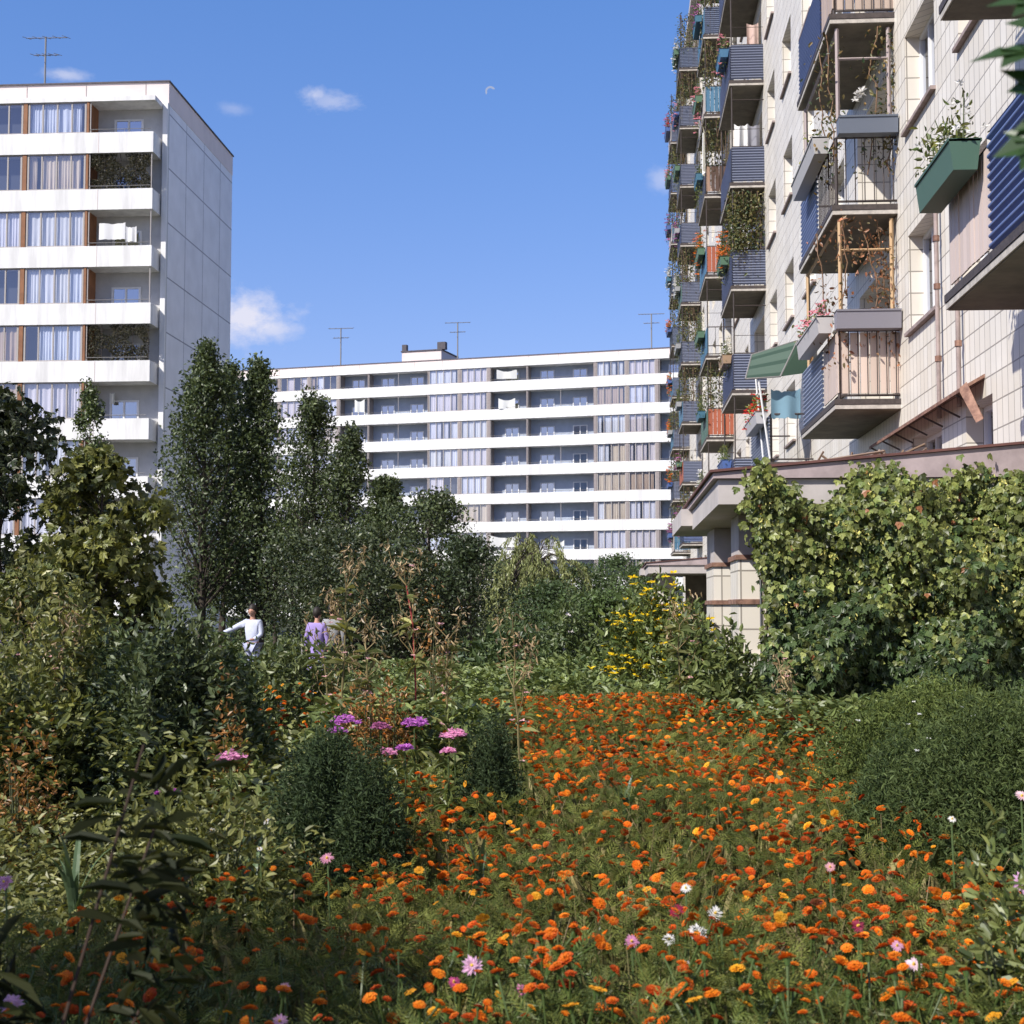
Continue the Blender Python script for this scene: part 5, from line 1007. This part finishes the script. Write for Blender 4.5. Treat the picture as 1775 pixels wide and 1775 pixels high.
# single garden flowers: cosmos, asters
def aster(px, py, Y, col, rad, label, n=16, eye=None, name='cosmos_flower', grp=None, face=(0, -.75, .65)):
    a = at(px, py, Y); t = empty(name, (a[0], Y, 0), 0, label, 'flower', grp); rng = np.random.default_rng(int(px*3+py))
    m = MB(); m.tube([(a[0]+.03, Y+.05, 0), (a[0]+.01, Y+.02, a[2]*.6), (a[0], Y+.01, a[2])], .004, 5, col=(.08, .12, .04)); m.build('stem', STEM, t)
    m = MB(); f_ = np.array(face)+rng.normal(size=3)*.15; f_ /= np.linalg.norm(f_); ux = np.cross(f_, [0, 0, 1.]); ux /= np.linalg.norm(ux); uy = np.cross(f_, ux); ang = np.linspace(0, 6.283, n, endpoint=False)+rng.normal(size=n)*.08
    d = np.cos(ang)[:, None]*ux+np.sin(ang)[:, None]*uy+f_*.15; put(m, (T_LEAF[0]*[1, .85, 1], T_LEAF[1]), np.tile(a, (n, 1)), frames(d, np.tile(f_, (n, 1))), rad*(.85+.25*rng.random(n)), tint(n, np.array(col)*.85, col, .1, rng))
    if rad > .03: put(m, T_LEAF, np.tile(a+f_*.004, (n, 1)), frames(np.cos(ang+.2)[:, None]*ux+np.sin(ang+.2)[:, None]*uy+f_*.5, np.tile(f_, (n, 1))), rad*.62*(.85+.25*rng.random(n)), tint(n, np.array(col)*.8, col, .1, rng))
    m.build('petals', PETAL, t)
    m = MB(); m.tube([a, a+f_*.012], [rad*.22, rad*.1], 8, col=eye or (.7, .45, .05)); m.add([a+f_*.012+rad*.1*(math.cos(q)*ux+math.sin(q)*uy) for q in np.linspace(0, 6.28, 6, endpoint=False)], [[0, 1, 2, 3, 4, 5]], eye or (.7, .45, .05)); m.build('flower_eye', STEM, t)
WH = (.82, .80, .76)
for px, py, Y, c, r_, lab in ((818, 1674, 4.75, (.85, .55, .72), .036, 'large pale pink aster in the bottom middle of the bed'), (903, 1718, 4.6, (.70, .25, .45), .024, 'rose pink aster at the bottom, right of the large pale one'),
        (787, 1703, 4.65, (.50, .08, .22), .022, 'small crimson bloom below the large pale pink aster'), (1189, 1540, 5.4, WH, .022, 'white bloom highest of the white cluster'), (1240, 1583, 5.2, WH, .028, 'round white bloom right of the white cluster'),
        (1208, 1617, 5.0, WH, .036, 'ragged white bloom, largest of the white cluster'), (1160, 1628, 5.0, WH, .024, 'pale bloom left of the ragged white one'), (1188, 1672, 4.8, (.75, .66, .64), .02, 'faded whitish bloom lowest of the cluster'),
        (1173, 1580, 5.2, (.35, .03, .08), .03, 'dark crimson bloom left of the white cluster'), (1487, 1605, 5.1, (.38, .05, .10), .026, 'dark crimson bloom right of centre'), (1439, 1503, 5.7, (.75, .42, .45), .022, 'small pale pink bloom in the right of the bed'),
        (1584, 1672, 4.8, (.85, .65, .72), .028, 'pink and white bloom at the lower right'), (1555, 1640, 4.9, (.70, .40, .55), .022, 'mauve pink bloom above the pink and white one'), (492, 1712, 4.6, (.80, .45, .48), .022, 'salmon pink bloom at bottom left of centre'),
        (8, 1530, 5.2, (.80, .42, .55), .034, 'pink bloom cut by the left edge'), (20, 1742, 4.4, (.80, .50, .62), .04, 'pale pink aster in the bottom left corner'), (1095, 1632, 5.0, (.62, .28, .45), .026, 'mauve bloom left of the white cluster near the bottom'),
        (485, 1770, 4.45, (.75, .45, .6), .025, 'mauve bloom on the bottom edge'), (567, 1488, 6.0, (.65, .32, .42), .03, 'dusty pink bloom left of the first orange row'), (367, 1440, 6.4, WH, .016, 'small white daisy at left beside the strap leaf'), (450, 1472, 6.1, WH, .016, 'small white daisy lying on the long strap leaf'),
        (462, 1424, 6.5, WH, .018, 'small white daisy above the strap leaf'), (1650, 1420, 6.6, WH, .02, 'small white bloom in front of the right hummock'), (1771, 1380, 6.5, (.85, .6, .65), .03, 'pale bloom on the right edge'), (1773, 1530, 5.4, (.8, .5, .72), .04, 'lilac bloom on the right edge')):
    aster(px, py, Y, c, r_, lab)

# tall balsam stalks going to seed
def stalk(px, ptop, Y, label, red=False, hh=1.0, n=9, seed=0, leaves=26, pods=True):
    leaves = int(leaves*1.8)
    a = at(px, ptop, Y); t = empty('balsam_plant', (a[0], Y, 0), 0, label, 'plant', 'tall seeding balsam stalks'); rng = np.random.default_rng(seed+900)
    m = MB(); k_ = 8; zz = np.linspace(0, a[2]-.22, k_); q = np.stack([a[0]+.02*np.cumsum(rng.normal(size=k_))*.7, Y+0*zz, zz], 1); q[:, 0] += a[0]-q[-1, 0]; stc = (.30, .05, .045) if red else (.17, .14, .06)
    m.tube(q, np.linspace(.011, .006, k_), 6, col=stc); tips = []
    for i in range(n):
        b0 = q[-1-rng.integers(0, 3)]; ang = rng.random()*6.28; l = rng.uniform(.14, .32); e_ = b0+[math.cos(ang)*l*.55, math.sin(ang)*l*.5, l]; md = (b0+e_)/2+[math.cos(ang)*.03, 0, -.02]; m.tube([b0, md, e_], [.0035, .003, .0015], 4, col=(.24, .18, .08)); tips.append(e_); tips.append(md+[0, 0, .05])
    m.build('stem', STEM, t); m = MB(); tips = np.array(tips); nn = len(tips)*8; P = tips[np.repeat(np.arange(len(tips)), 8)]+rng.normal(size=(nn, 3))*.028
    put(m, T_NARROW, P, frames(rng.normal(size=(nn, 3))*.7+[0, 0, -.5], rdir(nn, rng)), .045*(.6+.8*rng.random(nn)), tint(nn, (.22, .15, .08), (.46, .35, .20), .25, rng)); m.build('seed_pods', LEAF, t)
    m = MB(); P = q[rng.integers(2, k_, leaves)]; u = rng.random((leaves, 1)); P = P-[0, 0, .1]*u; put(m, T_NARROW, P, frames(rng.normal(size=(leaves, 3))*[1, 1, .3]+[0, 0, .15], np.tile([0, 0, 1.], (leaves, 1))+.3*rng.normal(size=(leaves, 3))), .15*(.6+.7*rng.random(leaves)), tint(leaves, (.08, .11, .04), (.28, .27, .10), .25, rng)); m.build('foliage', LEAF, t)
    m = MB(); nb_ = 7; P = q[rng.integers(3, k_, nb_)]+rng.normal(size=(nb_, 3))*.07; blooms(m, P, .025, (.78, .45, .45), .15, rng, petals=5); m.build('bloom', PETAL, t)
stalk(600, 970, 11, 'thick stalk with the widest head of dry seed branches', seed=1, n=14, leaves=46)
stalk(705, 965, 11, 'red stemmed stalk, tallest at the centre left', True, seed=2, n=11, leaves=40)
stalk(778, 1055, 10.5, 'thin brown stalk right of the red stemmed one', seed=3, n=9, leaves=24)
stalk(893, 1088, 10, 'isolated stalk with a curled seed head in front of the leafy bed', seed=4, n=9, leaves=10)
stalk(1178, 1040, 13, 'leafy pale stalk before the yellow daisies', seed=5, n=6, leaves=60)
stalk(1370, 1118, 11.5, 'short brown stalk standing in front of the ivy', seed=6, n=8, leaves=4)
stalk(635, 1075, 10.6, 'leafy stalk with pink blossoms right of the widest head', seed=7, n=8, leaves=46)
stalk(112, 1050, 9.6, 'yellowing stalk at the left among the weeds', seed=8, n=8, leaves=50)
stalk(560, 1085, 11.5, 'short stalk with pale leaves near the woman in purple', seed=9, n=7, leaves=40)
stalk(45, 1055, 10.5, 'bare pale forked stalk at far left', seed=10, n=5, leaves=8)
# orange rusty perennials (small orange heads on bushes)
for px, py, Y, w, n, lab, sd in ((398, 1235, 8.8, .10, 900, 'narrow clump of rusty orange seed plumes beside the dark shrub', 1), (632, 1205, 10.2, .16, 1200, 'orange brown plume clump behind the mauve phlox', 2), (680, 1200, 10.3, .13, 1000, 'second orange brown plume clump, right behind the phlox', 3), (40, 1285, 8.2, .2, 700, 'orange red flowering clump at the left edge', 4), (745, 1045, 14, .16, 500, 'hazy orange plume behind the red stemmed stalk', 5)):
    mound('orange_plume', px, py, Y, w, 0, lab, (.14, .075, .025), (.36, .16, .04), .035, T_LEAF, n, seed=30+sd, cat='plant', group='rusty orange plumes', bumps=.3, z0=.2)
# strap leaves
def strap(px, py, Y, label, n=7, ln=.5, seed=0):
    a = at(px, py, Y); t = empty('iris_plant', (a[0], Y, 0), 0, label, 'plant', 'clumps of long strap leaves'); rng = np.random.default_rng(seed+70)
    m = MB()
    for i in range(n):
        an = rng.random()*6.28; l = ln*rng.uniform(.7, 1.2); k_ = 8; s_ = np.linspace(0, 1, k_); le = rng.uniform(.15, .6); q = np.stack([a[0]+math.cos(an)*le*l*s_**1.8, Y+math.sin(an)*le*l*s_**1.8, max(0, a[2]-ln)+l*1.3*s_*(1-.35*s_)], 1); wv = np.array([-math.sin(an), math.cos(an), 0])*.016
        w_ = (1-s_**3)[:, None]; c = np.array([.10, .15, .07])*rng.uniform(.7, 1.4); V = np.concatenate([q-wv*w_, q+[0, 0, -.004], q+wv*w_]); m.add(V, [[i_, i_+1, k_+i_+1, k_+i_] for i_ in range(k_-1)]+[[k_+i_, k_+i_+1, 2*k_+i_+1, 2*k_+i_] for i_ in range(k_-1)], c)
    m.build('blades', LEAF, t)
strap(435, 1420, 6.2, 'strap leaved clump left of the round dark bush', seed=1, n=8); strap(130, 1430, 6.0, 'strap leaved clump at far left of the weeds', seed=2, n=9, ln=.45); strap(830, 1430, 6.6, 'small strap leaved clump among the orange flowers', seed=3, n=5, ln=.35); strap(1085, 1340, 8.0, 'pale dry grassy tuft in the orange bed', seed=4, n=10, ln=.3)

# ------------------------------------------------------------------ near dark foliage
# shrub at the left edge near the camera, shade put into its near-black leaf colour
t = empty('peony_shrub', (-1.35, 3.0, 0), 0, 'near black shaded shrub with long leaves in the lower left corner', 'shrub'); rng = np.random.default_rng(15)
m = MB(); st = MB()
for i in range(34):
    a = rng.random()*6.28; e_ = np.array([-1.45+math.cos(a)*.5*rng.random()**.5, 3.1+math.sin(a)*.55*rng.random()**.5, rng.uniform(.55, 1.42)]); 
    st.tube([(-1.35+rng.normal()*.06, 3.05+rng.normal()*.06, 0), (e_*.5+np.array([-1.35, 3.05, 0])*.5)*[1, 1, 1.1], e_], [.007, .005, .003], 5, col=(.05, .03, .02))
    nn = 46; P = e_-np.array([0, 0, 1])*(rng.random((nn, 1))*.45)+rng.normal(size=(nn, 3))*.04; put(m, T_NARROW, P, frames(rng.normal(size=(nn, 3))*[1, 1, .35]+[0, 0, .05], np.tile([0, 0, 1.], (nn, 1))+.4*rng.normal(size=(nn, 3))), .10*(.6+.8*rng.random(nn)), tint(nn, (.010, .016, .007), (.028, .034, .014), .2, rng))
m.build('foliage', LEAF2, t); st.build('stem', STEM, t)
# overhanging tree by the camera: its twig enters at the upper right and its crown shades the front
t = empty('overhanging_tree', (2.3, -.8, 0), 0, 'large green leaves of an overhanging branch at the upper right edge', 'tree'); rng = np.random.default_rng(16)
b = MB(); b.tube([(2.3, -.8, 0), (2.2, -.6, 2), (2.0, -.2, 4.2)], [.12, .1, .05], 10); b.build('trunk', M_bark, t)
b = MB(); b.tube([(2.2, -.5, 2.3), (1.7, .9, 2.75), (1.05, 2.1, 2.72)], [.03, .018, .006], 6); b.build('limbs', M_bark, t)
m = MB(); lp = [((1775, 100), 2.3, .16), ((1790, 165), 2.3, .12), ((1785, 255), 2.3, .12), ((1795, 15), 2.35, .15), ((1830, 60), 2.3, .15), ((1840, 200), 2.3, .15)]
for (pp, Yl, s_) in lp:
    a = at(pp[0]+18, pp[1]-10, Yl); d = np.array([[-.9, .1, .15+.25*rng.normal()]]); put(m, T_MAPLE, a[None], frames(d, np.array([[.1, -.75, .6]])+.2*rng.normal(size=(1, 3))), s_*.62, np.array([[.03, .065, .018]]))
nn = 500; P = np.array([2.2, -.3, 4.3])+rdir(nn, rng)*[1.1, 1.1, .8]*rng.random((nn, 1))**.4; put(m, T_MAPLE, P, frames(rdir(nn, rng), rdir(nn, rng)+[0, 0, 1]), .12, tint(nn, (.04, .08, .02), (.07, .12, .03), .2, rng))
m.build('crown', LEAF, t)
# garden tree left of the camera whose shade falls on the lower left of the bed
tree('shade_tree', -4.75, 1.9, 4.6, oval(1.0), .1, 7000, .11, G1, G2, 'garden tree beside the camera shading the lower left corner', seed=33, clus=60, crad=.4, base=.5, upright=.2, group='trees near the camera')
